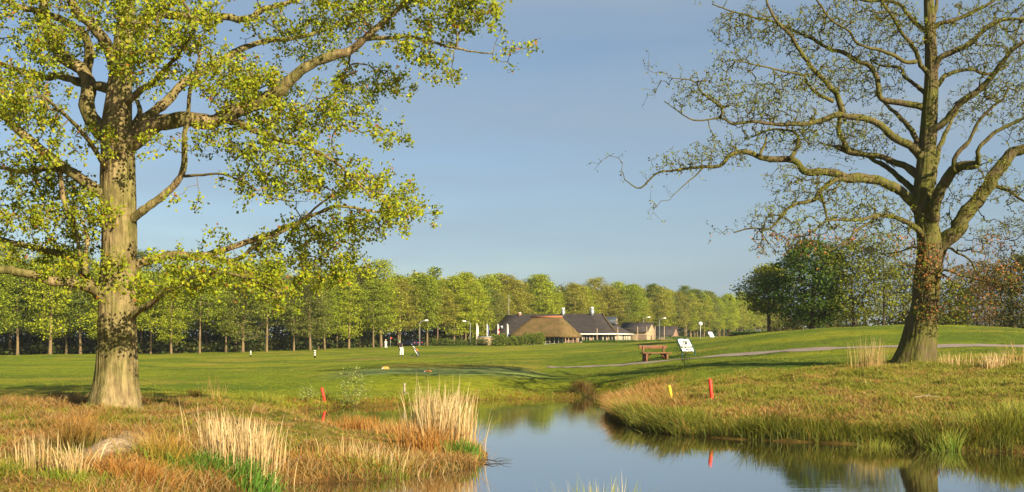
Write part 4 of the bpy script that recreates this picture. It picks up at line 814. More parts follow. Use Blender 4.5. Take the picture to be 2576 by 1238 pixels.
def info_sign(label, px, d, sc, rz, detail=True):
    t = empty('information_sign', gpx(px, d), rz); tag(t, label, 'sign', None); t.scale = (sc,) * 3
    Mt = Matrix.Translation((0, 0, .62)) @ Matrix.Rotation(R(-36), 4, 'X')       # board leans back
    w, h = .54, .74
    a = np.linspace(0, np.pi / 2, 6); rr = .16
    prof = [(-w, -.42), (w, -.42)] + [(w - rr + rr * math.cos(x), h - rr + rr * math.sin(x)) for x in a] + [(-w + rr - rr * math.sin(x), h - rr + rr * math.cos(x)) for x in a]
    def plate(pr, y0, y1, name, m_, par):
        n = len(pr); V = [Mt @ Vector((x, y, z)) for y in (y0, y1) for x, z in pr]; bm = bmesh.new(); vs_ = [bm.verts.new(v) for v in V]
        bm.faces.new(vs_[:n]); bm.faces.new(list(reversed(vs_[n:])))
        for i in range(n): bm.faces.new((vs_[i], vs_[n + i], vs_[n + (i + 1) % n], vs_[(i + 1) % n]))
        bmesh.ops.recalc_face_normals(bm, faces=bm.faces[:]); me = bpy.data.meshes.new(name); bm.to_mesh(me); bm.free(); me.materials.append(m_); return obj(name, me, par)
    # frame: hoop of tube
    hoop = [Mt @ Vector((x, 0, z)) for x, z in prof[1:] + [prof[0]]]
    mb = MB(); mb.tube(np.array([tuple(v) for v in hoop]), .045, 8); mb.build('frame', M['sign_green'], t)
    k = .86; pan = [(x * k * .98, (z - .42) * .9 + .42) for x, z in prof[2:] ] ; pan = [(-w * .86, .06), (w * .86, .06)] + [(x * .88, (z - .4) * .86 + .4) for x, z in prof[2:]]
    pm = plate(pan, -.02, .02, 'panel', M['sign_white'], t)
    plate([(-w * .86, -.34), (w * .86, -.34), (w * .86, -.06), (-w * .86, -.06)], -.02, .02, 'name_panel', M['sign_white'], t)
    for s in (-1, 1): mb = MB(); q = Mt @ Vector((s * w, 0, -.40)); mb.tube([(q.x, q.y, -.25), tuple(q)], .045, 8); mb.build('leg', M['sign_green'], t)
    if detail:
        mb = MB(); a = np.linspace(R(20), R(165), 12)
        V = [Mt @ Vector((.20 * math.cos(x) * q + .04, -.024, .28 + .20 * math.sin(x) * q)) for q in (1, .72) for x in a]; mb.add(np.array([tuple(v) for v in V]), [[(i, i + 1, 13 + i, 12 + i) for i in range(11)]]); mb.build('fairway_drawing', M['sign_green'], pm)
        V = [Mt @ Vector((.07 + .11 * math.cos(x), -.024, .30 + .06 * math.sin(x))) for x in np.linspace(0, 6.0, 12)]; mb = MB(); mb.add(np.array([tuple(v) for v in V]), [[(0, i, i + 1) for i in range(1, 11)]]); mb.build('green_drawing', M['sign_green'], pm)
        mb = MB(); mb.box(-.33, -.24, -.026, -.022, .55, .63, Mt); mb.build('yellow_mark', M['yellow'], pm)
        for (x0, x1, z0, z1) in ((-.02, .02, -.30, -.12), (.06, .16, -.16, -.12), (.06, .1, -.3, -.16), (.2, .24, -.28, -.12), (.28, .36, -.2, -.15), (-.10, -.05, -.26, -.14)): mb = MB(); mb.box(x0, x1, -.026, -.022, z0, z1, Mt); mb.build('lettering', M['black'], pm)
info_sign('dark green framed information sign with white panels right of the bench', 1727, 60.5, .86, R(26))
info_sign('small distant white sign by the bunker', 1790, 160, .95, R(35), False)
t = empty('disc_sign', gpx(1762, 172)); tag(t, 'thin pole topped with a pale disc beyond the bunker', 'sign'); mb = MB(); mb.tube([(0, 0, -.2), (0, 0, 2.3)], .05, 6); mb.build('pole', M['steel'], t)
mb = MB(); mb.tube([(0, -.06, 2.5), (0, .0, 2.5)], [.36, .36], 14); mb.build('disc', M['steel'], t)

# ------------------------------------------------------------------ clubhouse
TH = R(25)
def hip_roof(parent, name, m_, x0, x1, y0, y1, ze, zr, aL, aR, p=.8, thick=.28, sag=0.0, n=9, k=8, amp=.05):
    mb = MB(); rings = []; yc = (y0 + y1) / 2; hw = (y1 - y0) / 2; g = np.random.default_rng(int(zr * 100))
    levels = [(-1, 0)] + [(i / (n - 1), 1) for i in range(n)]
    for t, real in levels:
        s = max(t, 0) ** p; z = ze + (zr - ze) * max(t, 0) - (thick if not real else 0); i_ = .12 if not real else 0
        a0, a1, b0, b1 = x0 + aL * s + i_, x1 - aR * s - i_, yc - hw * (1 - s) + i_ * (t < 1), yc + hw * (1 - s) - i_
        ring = []
        for (px_, py_), (qx, qy) in (((a0, b0), (a1, b0)), ((a1, b0), (a1, b1)), ((a1, b1), (a0, b1)), ((a0, b1), (a0, b0))):
            for j in range(k): u = j / k; ring.append((px_ + (qx - px_) * u, py_ + (qy - py_) * u, z + (g.normal() * amp * .4 if real and 0 < t < 1 else 0)))
        rings.append(ring)
    m4 = 4 * k; V = np.array(rings).reshape(-1, 3); q = [(i * m4 + j, i * m4 + (j + 1) % m4, (i + 1) * m4 + (j + 1) % m4, (i + 1) * m4 + j) for i in range(len(rings) - 1) for j in range(m4)]
    mb.add(V, [q]); c = len(V); mb.add([((x0 + x1) / 2, yc, ze - thick)], []); mb.f[3].append(np.array([((j + 1) % m4, j, c) for j in range(m4)]))
    return mb.build(name, m_, parent, smooth=True)
def window(parent, Mx, w, z0, z1, nm):
    mb = MB(); fw = .085
    xs = np.linspace(-w / 2, w / 2, nm + 2)
    for x in xs: mb.box(x - fw / 2, x + fw / 2, -.06, .02, z0, z1, Mx)
    for z in (z0 + fw / 2, z1 - fw / 2): mb.box(-w / 2 + fw / 2, w / 2 - fw / 2, -.057, .02, z - fw / 2, z + fw / 2, Mx)
    f = mb.build('window', M['cream'], parent)
    mb = MB(); mb.box(-w / 2, w / 2, -.03, .015, z0 + .02, z1 - .02, Mx); mb.build('pane', M['glass'], f)
p = Wp(1554, 863, 230); zb = g1(p[0], p[1]) ; cl = empty('clubhouse', (p[0], p[1], zb), -TH); tag(cl, 'long clubhouse with a tall dark flared roof, roof vents and cream-framed windows', 'building')
zE, zR = 4.62 - zb, 9.25 - zb
hip_roof(cl, 'roof', M['slate'], -33, 0, 0, 11.5, zE, zR, 2.6, 5.76, .78)
roof = cl.children[-1]
part(cl, 'wall', M['brick'], (-32.3, -.55, .55, 10.95, -.4, zE - .02)).modifiers.clear()
mb = MB(); mb.box(-33.02, .04, -.05, .06, zE - .30, zE - .06); mb.box(-.02, .06, .065, 11.55, zE - .30, zE - .06); mb.build('fascia', M['white'], cl)
for a0, a1, nm in ((.75, 2.3, 1), (2.9, 3.65, 0), (5.2, 6.0, 0), (6.9, 8.3, 1), (8.7, 9.6, 0), (10.4, 12, 1)): window(cl, Matrix.Translation((-(a0 + a1) / 2, .53, 0)), a1 - a0, .5, zE - .4, nm)
mb = MB(); mb.box(-5.1, -3.75, .5, .548, 0, zE - .45); dr = mb.build('door', M['glass'], cl); mb = MB(); mb.box(-5.18, -5.1, .46, .547, 0, zE - .42); mb.box(-3.75, -3.67, .46, .547, 0, zE - .42); mb.build('door_frame', M['cream'], dr)
Re = Matrix.Rotation(R(90), 4, 'Z')
for b0, b1, nm in ((.9, 3.2, 3), (4.0, 4.6, 0), (6.3, 7.3, 0), (7.9, 10.3, 3)): window(cl, Matrix.Translation((-.53, (b0 + b1) / 2, 0)) @ Re, b1 - b0, .5, zE - .4, nm)
mb = MB(); mb.box(-.548, -.5, 4.8, 6.1, 0, zE - .45); mb.build('door', M['glass'], cl)
for lx in (-2.6, -6.4): mb = MB(); mb.box(lx - .1, lx + .1, .40, .55, 1.6, 1.95); mb.build('wall_lamp', M['black'], cl)
def ridge_x(px): return -5.76 - (1523 - px) * .0924 / math.cos(TH)
for px, w, h in ((1426.6, .36, .95), (1498, .40, 1.05)):
    x = ridge_x(px); mb = MB(); mb.box(x - w, x + w, 5.75 - w, 5.75 + w, zR - .6, zR + h); v_ = mb.build('roof_vent', M['metal'], cl)
    mb = MB(); mb.tube([(x, 5.75, zR + h), (x, 5.75, zR + h + .12), (x, 5.75, zR + h + .14), (x, 5.75, zR + h + .42), (x, 5.75, zR + h + .5)], [.2, .2, .42, .42, .2], 12); mb.build('cowl', M['white'], v_)
x = ridge_x(1316); mb = MB(); mb.box(x - .4, x + .4, 5.4, 6.1, zR - .5, zR + .35); c_ = mb.build('chimney', M['brick'], cl); mb = MB(); mb.box(x - .3, x + .3, 5.5, 6.0, zR + .352, zR + .5); mb.build('chimney_cap', M['white'], c_)
# dormer on the right hip
dz = zE + (zR - zE) * .55; mb = MB(); V = [(-1.2, 4.6, dz - .4), (-1.2, 6.9, dz - .4), (-1.2, 5.75, dz + 1.35), (-3.6, 4.6, dz - .4), (-3.6, 6.9, dz - .4), (-4.4, 5.75, dz + 1.35)]
V = [(v[0] - 1.0, v[1], v[2]) for v in V]; mb.add(V, [[(0, 3, 5, 2), (1, 2, 5, 4), (0, 1, 4, 3)], [(0, 2, 1)]]); do = mb.build('dormer', M['lead'], cl)
mb = MB(); mb.add([(-2.17, 4.75, dz - .36), (-2.17, 6.75, dz - .36), (-2.17, 5.75, dz + 1.1), (-2.15, 5.2, dz - .2), (-2.15, 6.3, dz - .2), (-2.15, 5.75, dz + .65)], [[(0, 1, 2)]]); fr = mb.build('dormer_gable', M['plaster'], do)
mb = MB(); mb.add([(-2.12, 5.0, dz - .25), (-2.12, 5.6, dz - .25), (-2.12, 5.6, dz + .6), (-2.12, 5.9, dz - .25), (-2.12, 6.5, dz - .25), (-2.12, 5.9, dz + .6)], [[(0, 1, 2), (3, 4, 5)]]); mb.build('pane', M['glass'], do)
mb = MB(); mb.box(-30.0, -29.4, 1.3, 1.8, zE + 1.2, zE + 1.9); mb.build('roof_window', M['metal'], cl)
# hip tiles along the right hip edge
mb = MB(); Q = [(-5.76 * (t ** .78), 5.75 * (t ** .78), zE + (zR - zE) * t + .06) for t in np.linspace(.02, 1, 10)]; mb.tube(Q, .14, 6); mb.build('hip_cap', M['thatch'], cl)

p = Wp(1425.6, 863, 224); zb = g1(p[0], p[1]); pv = empty('thatched_pavilion', (p[0], p[1], zb), -TH); tag(pv, 'mossy brown thatched pavilion in front of the clubhouse', 'building')
zE, zR = 3.98 - zb, 8.25 - zb
hip_roof(pv, 'thatch_roof', M['thatch'], -14.4, 0, 0, 9.5, zE, zR, 3.9, 3.0, .95, thick=.4, amp=.12)
mb = MB(); mb.tube([(-10.6, 4.75, zR + .02), (-3.0, 4.75, zR + .02)], .26, 8); mb.build('ridge_cap', M['ridge'], pv)
part(pv, 'wall', M['board'], (-13.6, -5.4, .9, 8.6, -.4, zE - .05), (-5.4, -1.2, 3.2, 8.6, -.4, zE - .05)).modifiers.clear()
mb = MB(); mb.box(-13.6, -1.2, .8, .86, -.3, .12); mb.build('plinth', M['white'], pv)
window(pv, Matrix.Translation((-3.3, .85, 0)), 4.2, .1, zE - .2, 3); window(pv, Matrix.Translation((-8, .85, 0)), 4.2, .1, zE - .2, 3)
for y_ in (.5, 2.3, 5.0, 8.0):
    mb = MB(); mb.tube([(-.5, y_, -.4), (-.5, y_, zE - .1)], .09, 8); po = mb.build('post', M['pole'], pv)
    mb = MB(); mb.tube([(-.5, y_, zE - .75), (-.5, y_ + .45, zE - .2)], .05, 6); mb.build('brace', M['pole'], po)
# outbuildings
def gable_house(label, px, d, Lx, Wy, he, hr, rz, wallm, roofm, extra=None):
    p = gpx(px, d); t = empty('outbuilding', p, rz); tag(t, label, 'building')
    mb = MB(); V = [(-Lx / 2, -Wy / 2, -.4), (Lx / 2, -Wy / 2, -.4), (Lx / 2, Wy / 2, -.4), (-Lx / 2, Wy / 2, -.4), (-Lx / 2, -Wy / 2, he), (Lx / 2, -Wy / 2, he), (Lx / 2, Wy / 2, he), (-Lx / 2, Wy / 2, he), (-Lx / 2, 0, hr - .1), (Lx / 2, 0, hr - .1)]
    mb.add(V, [[(0, 1, 5, 4), (2, 3, 7, 6), (1, 2, 6, 5), (3, 0, 4, 7)], [(5, 6, 9), (7, 4, 8)]]); mb.build('wall', wallm, t)
    o_ = .35; sl = (hr - he) / (Wy / 2)
    mb = MB()
    for s in (-1, 1):
        V = [(sx * (Lx / 2 + o_), s * yy, zz + dz_) for dz_ in (0, .14) for sx in (-1, 1) for yy, zz in ((0, hr), (Wy / 2 + o_, he - o_ * sl))]
        mb.add(V, [[(0, 1, 3, 2), (4, 6, 7, 5), (0, 2, 6, 4), (1, 5, 7, 3), (0, 4, 5, 1), (2, 3, 7, 6)]])
    mb.build('roof', roofm, t)
    if extra: extra(t, Lx, Wy, he, hr)
    return t
def ex1(t, Lx, Wy, he, hr): mb = MB(); mb.box(Lx / 2 + .01, Lx / 2 + .05, -.5, .5, .2, 1.9); mb.build('door', M['board'], t)
def ex2(t, Lx, Wy, he, hr):
    mb = MB(); mb.box(-Lx / 2 + .3, Lx / 2 - 1, -Wy / 2 - .06, -Wy / 2 - .01, he - .75, he - .25); mb.build('window_band', M['white'], t)
    mb = MB(); mb.box(Lx / 2 + .02, Lx / 2 + 1.8, -Wy / 2 + .5, Wy / 2 - .6, -.3, he - .4); mb.build('lean_to', M['brick'], t)
gable_house('slate-roofed outbuilding with a tan gable right of the clubhouse', 1604, 262, 7.5, 5.6, 3.1, 5.2, R(-30), M['plaster'], M['slate'], ex1)
gable_house('low grey-roofed shed with brown gable at the far end of the hedge', 1668, 276, 7, 5.0, 1.7, 3.9, R(-28), M['brick'], M['slate'], ex2)
t = empty('board_fence', gpx(1615, 243), R(-10)); tag(t, 'brown timber fence panel between the clubhouse end and the outbuilding', 'fence')
for k in range(9): mb = MB(); mb.box(-.95 + k * .22, -.76 + k * .22, -.03, .03, -.2, 2.3 + .04 * (k % 2)); mb.build('board', M['board'], t)
for s in (-.9, .95): mb = MB(); mb.box(s - .05, s + .05, .04, .14, -.3, 2.4); mb.build('post', M['pole'], t)

# espalier trellis
t = empty('espalier_trellis', gpx(1560, 222)); tag(t, 'row of bare training poles with thin rails along the clubhouse hedge', 'trellis'); o_ = t.location
pts_ = []
for px, d, yt in ((1502, 219, 826), (1554, 221, 823), (1604, 223, 821.5), (1627, 229, 821), (1648, 232, 821), (1671, 236, 821)):
    g_ = gpx(px, d); zt = H_CAM + (HY - yt) / F * d; pts_.append((g_, zt)); mb = MB(); mb.tube([tuple(g_ - o_ - Vector((0, 0, .3))), (g_.x - o_.x, g_.y - o_.y, zt - o_.z)], [.10, .07], 7); mb.build('pole', M['pole'], t)
for i in range(5):
    for k in range(3):
        a, b_ = pts_[i], pts_[i + 1]; f = (.10, .32, .54)[k]; za = lerp(a[1], a[0].z, f); z2 = lerp(b_[1], b_[0].z, f)
        mb = MB(); mb.tube([(a[0].x - o_.x, a[0].y - o_.y - .05, za - o_.z), (b_[0].x - o_.x, b_[0].y - o_.y - .05, z2 - o_.z)], .022, 5); mb.build('rail', M['twig_moss'], t)

# hedges and shrubs
HG = [(.075,.135,.014),(.095,.16,.016),(.06,.11,.014)]
def hedge(label, pts, w, h, n, pal, ls=.22, name='hedge', ragged=0.0, cat='hedge'):
    g = np.random.default_rng(int(abs(pts[0][0])) + n); P = np.array([tuple(gpx(*q)) for q in pts]); o_ = P.mean(0); t = empty(name, tuple(o_)); tag(t, label, cat)
    sg_ = g.uniform(0, len(P) - 1, n); i = np.minimum(sg_.astype(int), len(P) - 2); f = (sg_ - i)[:, None]; C = P[i] * (1 - f) + P[i + 1] * f
    hh = h * (1 + ragged * (fbm(sg_ * 4.3, sg_ * 0, 7) - .5) * 2); face = g.uniform(size=n)
    u = g.uniform(-1, 1, n); v = g.uniform(0, 1, n)
    if ragged: rr_ = np.sqrt(np.clip(1 - v ** 2, 0, 1)); C = C + np.stack([g.normal(size=n) * .3, u * w / 2 * (.25 + .75 * rr_), v * hh], 1)
    else:
        top = face < .35; C = C + np.stack([g.normal(size=n) * .1, np.where(top, u * w / 2, -w / 2 + g.normal(size=n) * .06), np.where(top, hh + g.normal(size=n) * .03, v * hh)], 1)
    C = C - o_
    V, Fc, c = leaves(C, ls, g, pal, aspect=.8); o = obj('foliage', mesh_np('foliage', V, [Fc], M['leaf'], c), t); o['kind'] = 'stuff'
    mb = MB(); Q = P - o_; mb.tube(np.column_stack([Q[:, :2], Q[:, 2] + .25]), .12, 5); mb.build('stems', M['bark_dark'], t)
hedge('clipped hedge in front of the clubhouse windows', [(1466, 217), (1510, 218.5), (1556, 221), (1602, 223)], 1.0, .72, 5200, HG)
hedge('paler clipped hedge under the trellis right of the clubhouse', [(1606, 223), (1640, 230), (1671, 236)], 1.0, .7, 3000, [(.12,.19,.016),(.10,.165,.016)])
hedge('dark hedge beyond the trellis', [(1672, 250), (1700, 258), (1725, 262)], 1.2, 1.3, 1500, HG)
hedge('low hedge line at the far end of the course under the wood', [(1835, 205), (1880, 200), (1935, 196)], 1.2, .85, 2500, HG)
hedge('large rounded evergreen shrub left of the pavilion', [(1236, 205), (1270, 204), (1310, 203.5), (1350, 203), (1366, 203)], 3.2, 2.2, 8500, [(.13,.19,.02),(.17,.22,.025),(.10,.155,.018),(.21,.19,.03)], name='shrub', ragged=.35, cat='shrub')
hedge('low loose shrubs left of the big evergreen shrub', [(1090, 213), (1130, 211), (1170, 210), (1226, 208)], 2.2, 1.35, 4200, [(.10,.135,.02),(.13,.16,.025),(.08,.11,.018)], name='shrub', ragged=.5, cat='shrub')
t = empty('low_wall', gpx(1222, 214), R(-6)); tag(t, 'low tan wall with a grey coping behind the shrubs', 'wall'); part(t, 'wall_face', M['plaster'], (-1.7, 1.7, -.15, .15, -.3, 1.75)).modifiers.clear(); mb = MB(); mb.box(-1.8, 1.8, -.25, .25, 1.753, 1.9); mb.build('coping', M['metal'], t)
# flags
M['flag'] = mat('flag_cloth', attr=True, rough=.8, trans=.2)
def flagpole(label, px, bands):
    d = 226; t = empty('flagpole', gpx(px, d)); tag(t, label, 'flag', 'flags beside the pavilion'); zt = H_CAM + (HY - 814) / F * d - t.location.z
    mb = MB(); mb.tube([(0, 0, -.2), (0, 0, zt)], [.06, .04], 7); mb.build('pole', M['white'], t)
    g = np.random.default_rng(int(px)); n, k = 14, 6; V, c = [], []
    for i in range(n):
        f = i / (n - 1)
        for j in range(k): u = j / (k - 1); V.append((.05 + u * (.26 + .14 * math.sin(f * 3.0)), .12 * math.sin(u * 9 + f * 2 + px), zt - .12 - f * 2.9 - u * .2)); c.append(bands(f, u))
    q = [(i * k + j, i * k + j + 1, (i + 1) * k + j + 1, (i + 1) * k + j) for i in range(n - 1) for j in range(k - 1)]
    obj('flag', mesh_np('flag', V, [q], M['flag'], np.array(c), True), t)
Wh, Rd, Bl = (.78, .76, .72), (.62, .03, .02), (.06, .10, .35)
flagpole('limp plain white flag, leftmost of the four', 1199, lambda f, u: Wh)
flagpole('limp white and blue flag, second of the four', 1225, lambda f, u: Bl if u > .55 or f > .85 else Wh)
flagpole('limp red and white flag, third of the four', 1252, lambda f, u: Rd if .35 < f < .5 or .62 < f < .78 or (u > .6 and f > .3) else Wh)
flagpole('limp white flag with dark blue lower end, nearest the roof', 1276, lambda f, u: Bl if f > .7 or u > .75 else Wh)
# lamps and mast
def lamp(label, px, d, yh, side):
    t = empty('street_lamp', gpx(px, d)); tag(t, label, 'lamp', 'street lamps'); zt = H_CAM + (HY - yh) / F * d - t.location.z
    mb = MB(); mb.tube(catmull([(0, 0, -.2), (0, 0, zt * .55), (0, 0, zt - .5), (side * .35, 0, zt - .12), (side * 1.0, 0, zt)], .3), .055, 6); mb.build('pole', M['metal'], t)
    mb = MB(); mb.tube([(side * .9, 0, zt - .02), (side * 1.1, 0, zt + .05), (side * 1.6, 0, zt + .08), (side * 1.75, 0, zt + .02)], [.06, .17, .17, .08], 8); mb.build('lamp_head', M['white'], t)
lamp('lamp with white head against the dark trunks left of the flags', 1056, 214, 807, 1); lamp('lamp with white head nearest the flags', 1183, 222, 809, -1)
lamp('lamp above the outbuilding roofs, left one', 1619, 268, 799, 1); lamp('lamp above the outbuilding roofs, right one', 1659, 272, 801, 1)
t = empty('antenna_mast', gpx(1280, 250)); tag(t, 'tall thin antenna mast at the left end of the clubhouse roof', 'mast'); zt = H_CAM + (HY - 741) / F * 250 - t.location.z
mb = MB(); mb.tube([(0, 0, -.2), (0, 0, zt)], [.07, .035], 6); mb.build('mast', M['metal'], t)
for f, w in ((.97, .5), (.90, .9), (.86, .5)): mb = MB(); mb.tube([(-w / 2, 0, zt * f), (w / 2, 0, zt * f)], .03, 5); mb.build('crossbar', M['metal'], t)
# cars
def car(label, px, d, rz, paint, grp='cars parked under the trees'):
    t = empty('parked_car', gpx(px, d), rz); tag(t, label, 'car', grp)
    secs = [(-2.1, .45, .75, .70), (-2.0, .30, .95, .84), (-1.2, .26, 1.0, .88), (0, .25, .98, .88), (1.1, .26, .92, .87), (1.9, .32, .78, .80), (2.1, .45, .65, .66)]
    def loft(S, sid):
        V = []
        for x, z0, z1, w in S:
            V += [(x, -w, z0 + .08), (x, -w * .97, z1 - .1), (x, -w * .86, z1), (x, w * .86, z1), (x, w * .97, z1 - .1), (x, w, z0 + .08), (x, w * .8, z0), (x, -w * .8, z0)]
        n = len(S); q = [(i * 8 + j, i * 8 + (j + 1) % 8, (i + 1) * 8 + (j + 1) % 8, (i + 1) * 8 + j) for i in range(n - 1) for j in range(8)]
        mb = MB(); mb.add(V, [q]); b0 = (n - 1) * 8; mb.f[4] += [np.array([(7, 6, 5, 0), (0, 5, 4, 1), (1, 4, 3, 2), (b0, b0 + 5, b0 + 6, b0 + 7), (b0 + 1, b0 + 4, b0 + 5, b0), (b0 + 2, b0 + 3, b0 + 4, b0 + 1)])]; return mb
    loft(secs, 0).build('body', paint, t, smooth=False)
    cab = [(-1.95, .9, 1.0, .74), (-1.5, .9, 1.38, .66), (-.2, .9, 1.45, .66), (.4, .9, 1.38, .66), (1.05, .88, .98, .74)]
    cb_ = loft(cab, 0).build('cabin', M['glass'], t); mb = MB(); mb.box(-1.4, .35, -.6, .6, 1.43, 1.475); mb.build('roof_panel', paint, cb_)
    for sx in (-1.35, 1.3):
        for sy in (-1, 1): mb = MB(); mb.tube([(sx, sy * .70, .31), (sx, sy * .87, .31)], .31, 12); w_ = mb.build('wheel', M['rubber'], t); mb = MB(); mb.tube([(sx, sy * .872, .31), (sx, sy * .885, .31)], .19, 10); mb.build('rim', M['metal'], w_)
    for sy in (-1, 1): mb = MB(); mb.box(-2.13, -2.0, sy * .72 - .12, sy * .72 + .12, .62, .82); mb.build('tail_light', M['tail'], t)
car('black car with red tail lights under the trees behind the golfer', 1056, 224, R(88), M['car_a']); car('dark blue car seen slantwise directly behind the golfer', 1028, 222, R(150), M['car_b'])

# ------------------------------------------------------------------ people and golf gear
def skin_mesh(name, V, E, Rd_, m_, parent, lvl=1):
    me = bpy.data.meshes.new(name); me.from_pydata(V, E, []); o = bpy.data.objects.new(name, me); col.objects.link(o)
    md = o.modifiers.new('skin', 'SKIN'); md.use_smooth_shade = True
    for v, r in zip(me.skin_vertices[0].data, Rd_): v.radius = (r, r) if not isinstance(r, tuple) else r
    me.skin_vertices[0].data[0].use_root = True
    s = o.modifiers.new('sub', 'SUBSURF'); s.levels = lvl; s.render_levels = lvl
    dg = bpy.context.evaluated_depsgraph_get(); nm = bpy.data.meshes.new_from_object(o.evaluated_get(dg)); bpy.data.objects.remove(o)
    nm.name = name; nm.materials.clear(); nm.materials.append(m_); return obj(name, nm, parent)
def person(label, px, d, rz, J, top, legs, capm, sc=1.0, grp=None):
    t = empty('person', gpx(px, d), rz); t.scale = (sc,) * 3; tag(t, label, 'person')
    names = list(J); idx = {n: i for i, n in enumerate(names)}
    E = [('pelvis', 'spine'), ('spine', 'chest'), ('chest', 'neck'), ('neck', 'jaw'), ('jaw', 'crown')] + [(a + s, b + s) for s in 'LR' for a, b in (('hip', 'knee'), ('knee', 'ankle'), ('ankle', 'toe'), ('sho', 'elb'), ('elb', 'wri'), ('wri', 'palm'))] + [(b, a + s) for s in 'LR' for a, b in (('hip', 'pelvis'), ('sho', 'chest'))]
    RR = dict(pelvis=.13, spine=.125, chest=.15, neck=.055, jaw=.075, crown=.085, hip=.085, knee=.06, ankle=.04, toe=.04, sho=.065, elb=.045, wri=.03, palm=.032)
    def rad(n): return RR[n] if n in RR else RR[n[:-1]]
    V = [J[n] for n in names]; ed = [(idx[a], idx[b]) for a, b in E]; rs = [rad(n) for n in names]
    for s in 'LR':                       # five fingers on each hand
        w, p_ = Vector(J['wri' + s]), Vector(J['palm' + s]); dr_ = (p_ - w).normalized(); sd_ = dr_.cross(Vector((0, 1, 0))).normalized()
        for k in range(5):
            q = p_ + sd_ * (.022 * (k - 2)) + dr_ * .02; L_ = (.05, .075, .085, .078, .06)[k]
            V.append(tuple(q + dr_ * L_ * .5)); V.append(tuple(q + dr_ * L_ + Vector((0, -.02, 0)))); n_i = len(V); ed += [(idx['palm' + s], n_i - 2), (n_i - 2, n_i - 1)]; rs += [.010, .008]
    b_ = skin_mesh('body', V, ed, rs, M['skin'], t)
    def cloth(nm, keys, edges, m_, add, over={}):
        ix = {n: i for i, n in enumerate(keys)}; skin_mesh(nm, [J[n] for n in keys], [(ix[a], ix[c]) for a, c in edges], [over.get(n, over.get(n[:-1], rad(n) + add)) for n in keys], m_, t)
    cloth('sweater', ['spine', 'pelvis', 'chest', 'neck', 'shoL', 'elbL', 'wriL', 'shoR', 'elbR', 'wriR'], [('spine', 'pelvis'), ('spine', 'chest'), ('chest', 'neck'), ('chest', 'shoL'), ('shoL', 'elbL'), ('elbL', 'wriL'), ('chest', 'shoR'), ('shoR', 'elbR'), ('elbR', 'wriR')], top, .025, {'neck': .07, 'pelvis': .15, 'wri': .045})
    cloth('trousers', ['pelvis', 'hipL', 'kneeL', 'ankleL', 'hipR', 'kneeR', 'ankleR'], [('pelvis', 'hipL'), ('hipL', 'kneeL'), ('kneeL', 'ankleL'), ('pelvis', 'hipR'), ('hipR', 'kneeR'), ('kneeR', 'ankleR')], legs, .03, {'ankle': .085, 'knee': .095})
    c = Vector(J['crown']); a = np.linspace(0, np.pi / 2, 5); mb = MB()
    mb.tube([tuple(c + Vector((0, 0, -.01 + .11 * math.sin(x)))) for x in a], [max(.012, .118 * math.cos(x)) for x in a], 12); cp = mb.build('cap', capm, t, smooth=True)
    fw = (c - Vector(J['chest'])); fd = Vector((fw.x, fw.y, 0)).normalized() if fw.xy.length > .01 else Vector((0, 1, 0)); mb = MB(); mb.tube([tuple(c + fd * .08 + Vector((0, 0, .0))), tuple(c + fd * .2 + Vector((0, 0, -.02)))], [.07, .045], 8); mb.build('brim', capm, cp)
    for s in 'LR':
        k, w = Vector(J['ankle' + s]), Vector(J['toe' + s]); mb = MB(); mb.tube([tuple(k.lerp(w, -.5)), tuple(k.lerp(w, .4)), tuple(w)], [.05, .055, .035], 8); mb.build('shoe', M['black'], t)
    return t
JG = dict(pelvis=(.02, 0, .93), spine=(-.02, .01, 1.13), chest=(-.10, .05, 1.32), neck=(-.19, .10, 1.47), jaw=(-.225, .13, 1.55), crown=(-.235, .14, 1.66),
  hipL=(-.08, 0, .88), kneeL=(-.115, .03, .49), ankleL=(-.13, 0, .10), toeL=(-.19, .16, .045), hipR=(.11, 0, .88), kneeR=(.13, .02, .49), ankleR=(.135, -.02, .10), toeR=(.10, .15, .045),
  shoL=(-.29, .10, 1.38), elbL=(-.34, .22, 1.12), wriL=(-.30, .34, .90), palmL=(-.30, .37, .83), shoR=(.09, .04, 1.37), elbR=(-.02, .24, 1.12), wriR=(-.24, .37, .88), palmR=(-.265, .40, .81))
gf = person('golfer in white trousers, dark sweater and green cap addressing the ball', 1010, 115, 0, JG, M['cloth_dark'], M['cloth_white'], M['cloth_green'])
cb0 = gf.location; t = empty('golf_club', cb0); tag(t, 'golf club held low by the golfer in the green cap', 'club'); mb = MB(); mb.tube([(-.28, .40, .86), (-.285, .41, .62)], .014, 7); mb.build('grip', M['rubber'], t); mb = MB(); mb.tube([(-.285, .411, .619), (-.55, .62, .05)], .006, 5); mb.build('shaft', M['chrome'], t); mb = MB(); mb.box(-.62, -.54, .58, .64, .005, .049); mb.build('club_head', M['chrome'], t)
JW = dict(pelvis=(0, 0, .93), spine=(0, .0, 1.13), chest=(.01, .02, 1.34), neck=(.02, .03, 1.49), jaw=(.02, .04, 1.57), crown=(.02, .05, 1.68), hipL=(-.09, 0, .88), kneeL=(-.10, .06, .49), ankleL=(-.10, .12, .10), toeL=(-.10, .27, .045), hipR=(.09, 0, .88), kneeR=(.12, -.02, .49), ankleR=(.2, -.16, .10), toeR=(.21, 0, .045),
  shoL=(-.18, .02, 1.40), elbL=(-.25, .0, 1.14), wriL=(-.24, .12, .92), palmL=(-.24, .14, .85), shoR=(.2, .02, 1.40), elbR=(.27, .03, 1.13), wriR=(.25, .14, .92), palmR=(.25, .16, .85))
person('distant walker in a pale top and white trousers at the wood edge', 970.5, 200, R(40), JW, M['grey_cloth'], M['cloth_white'], M['white'])
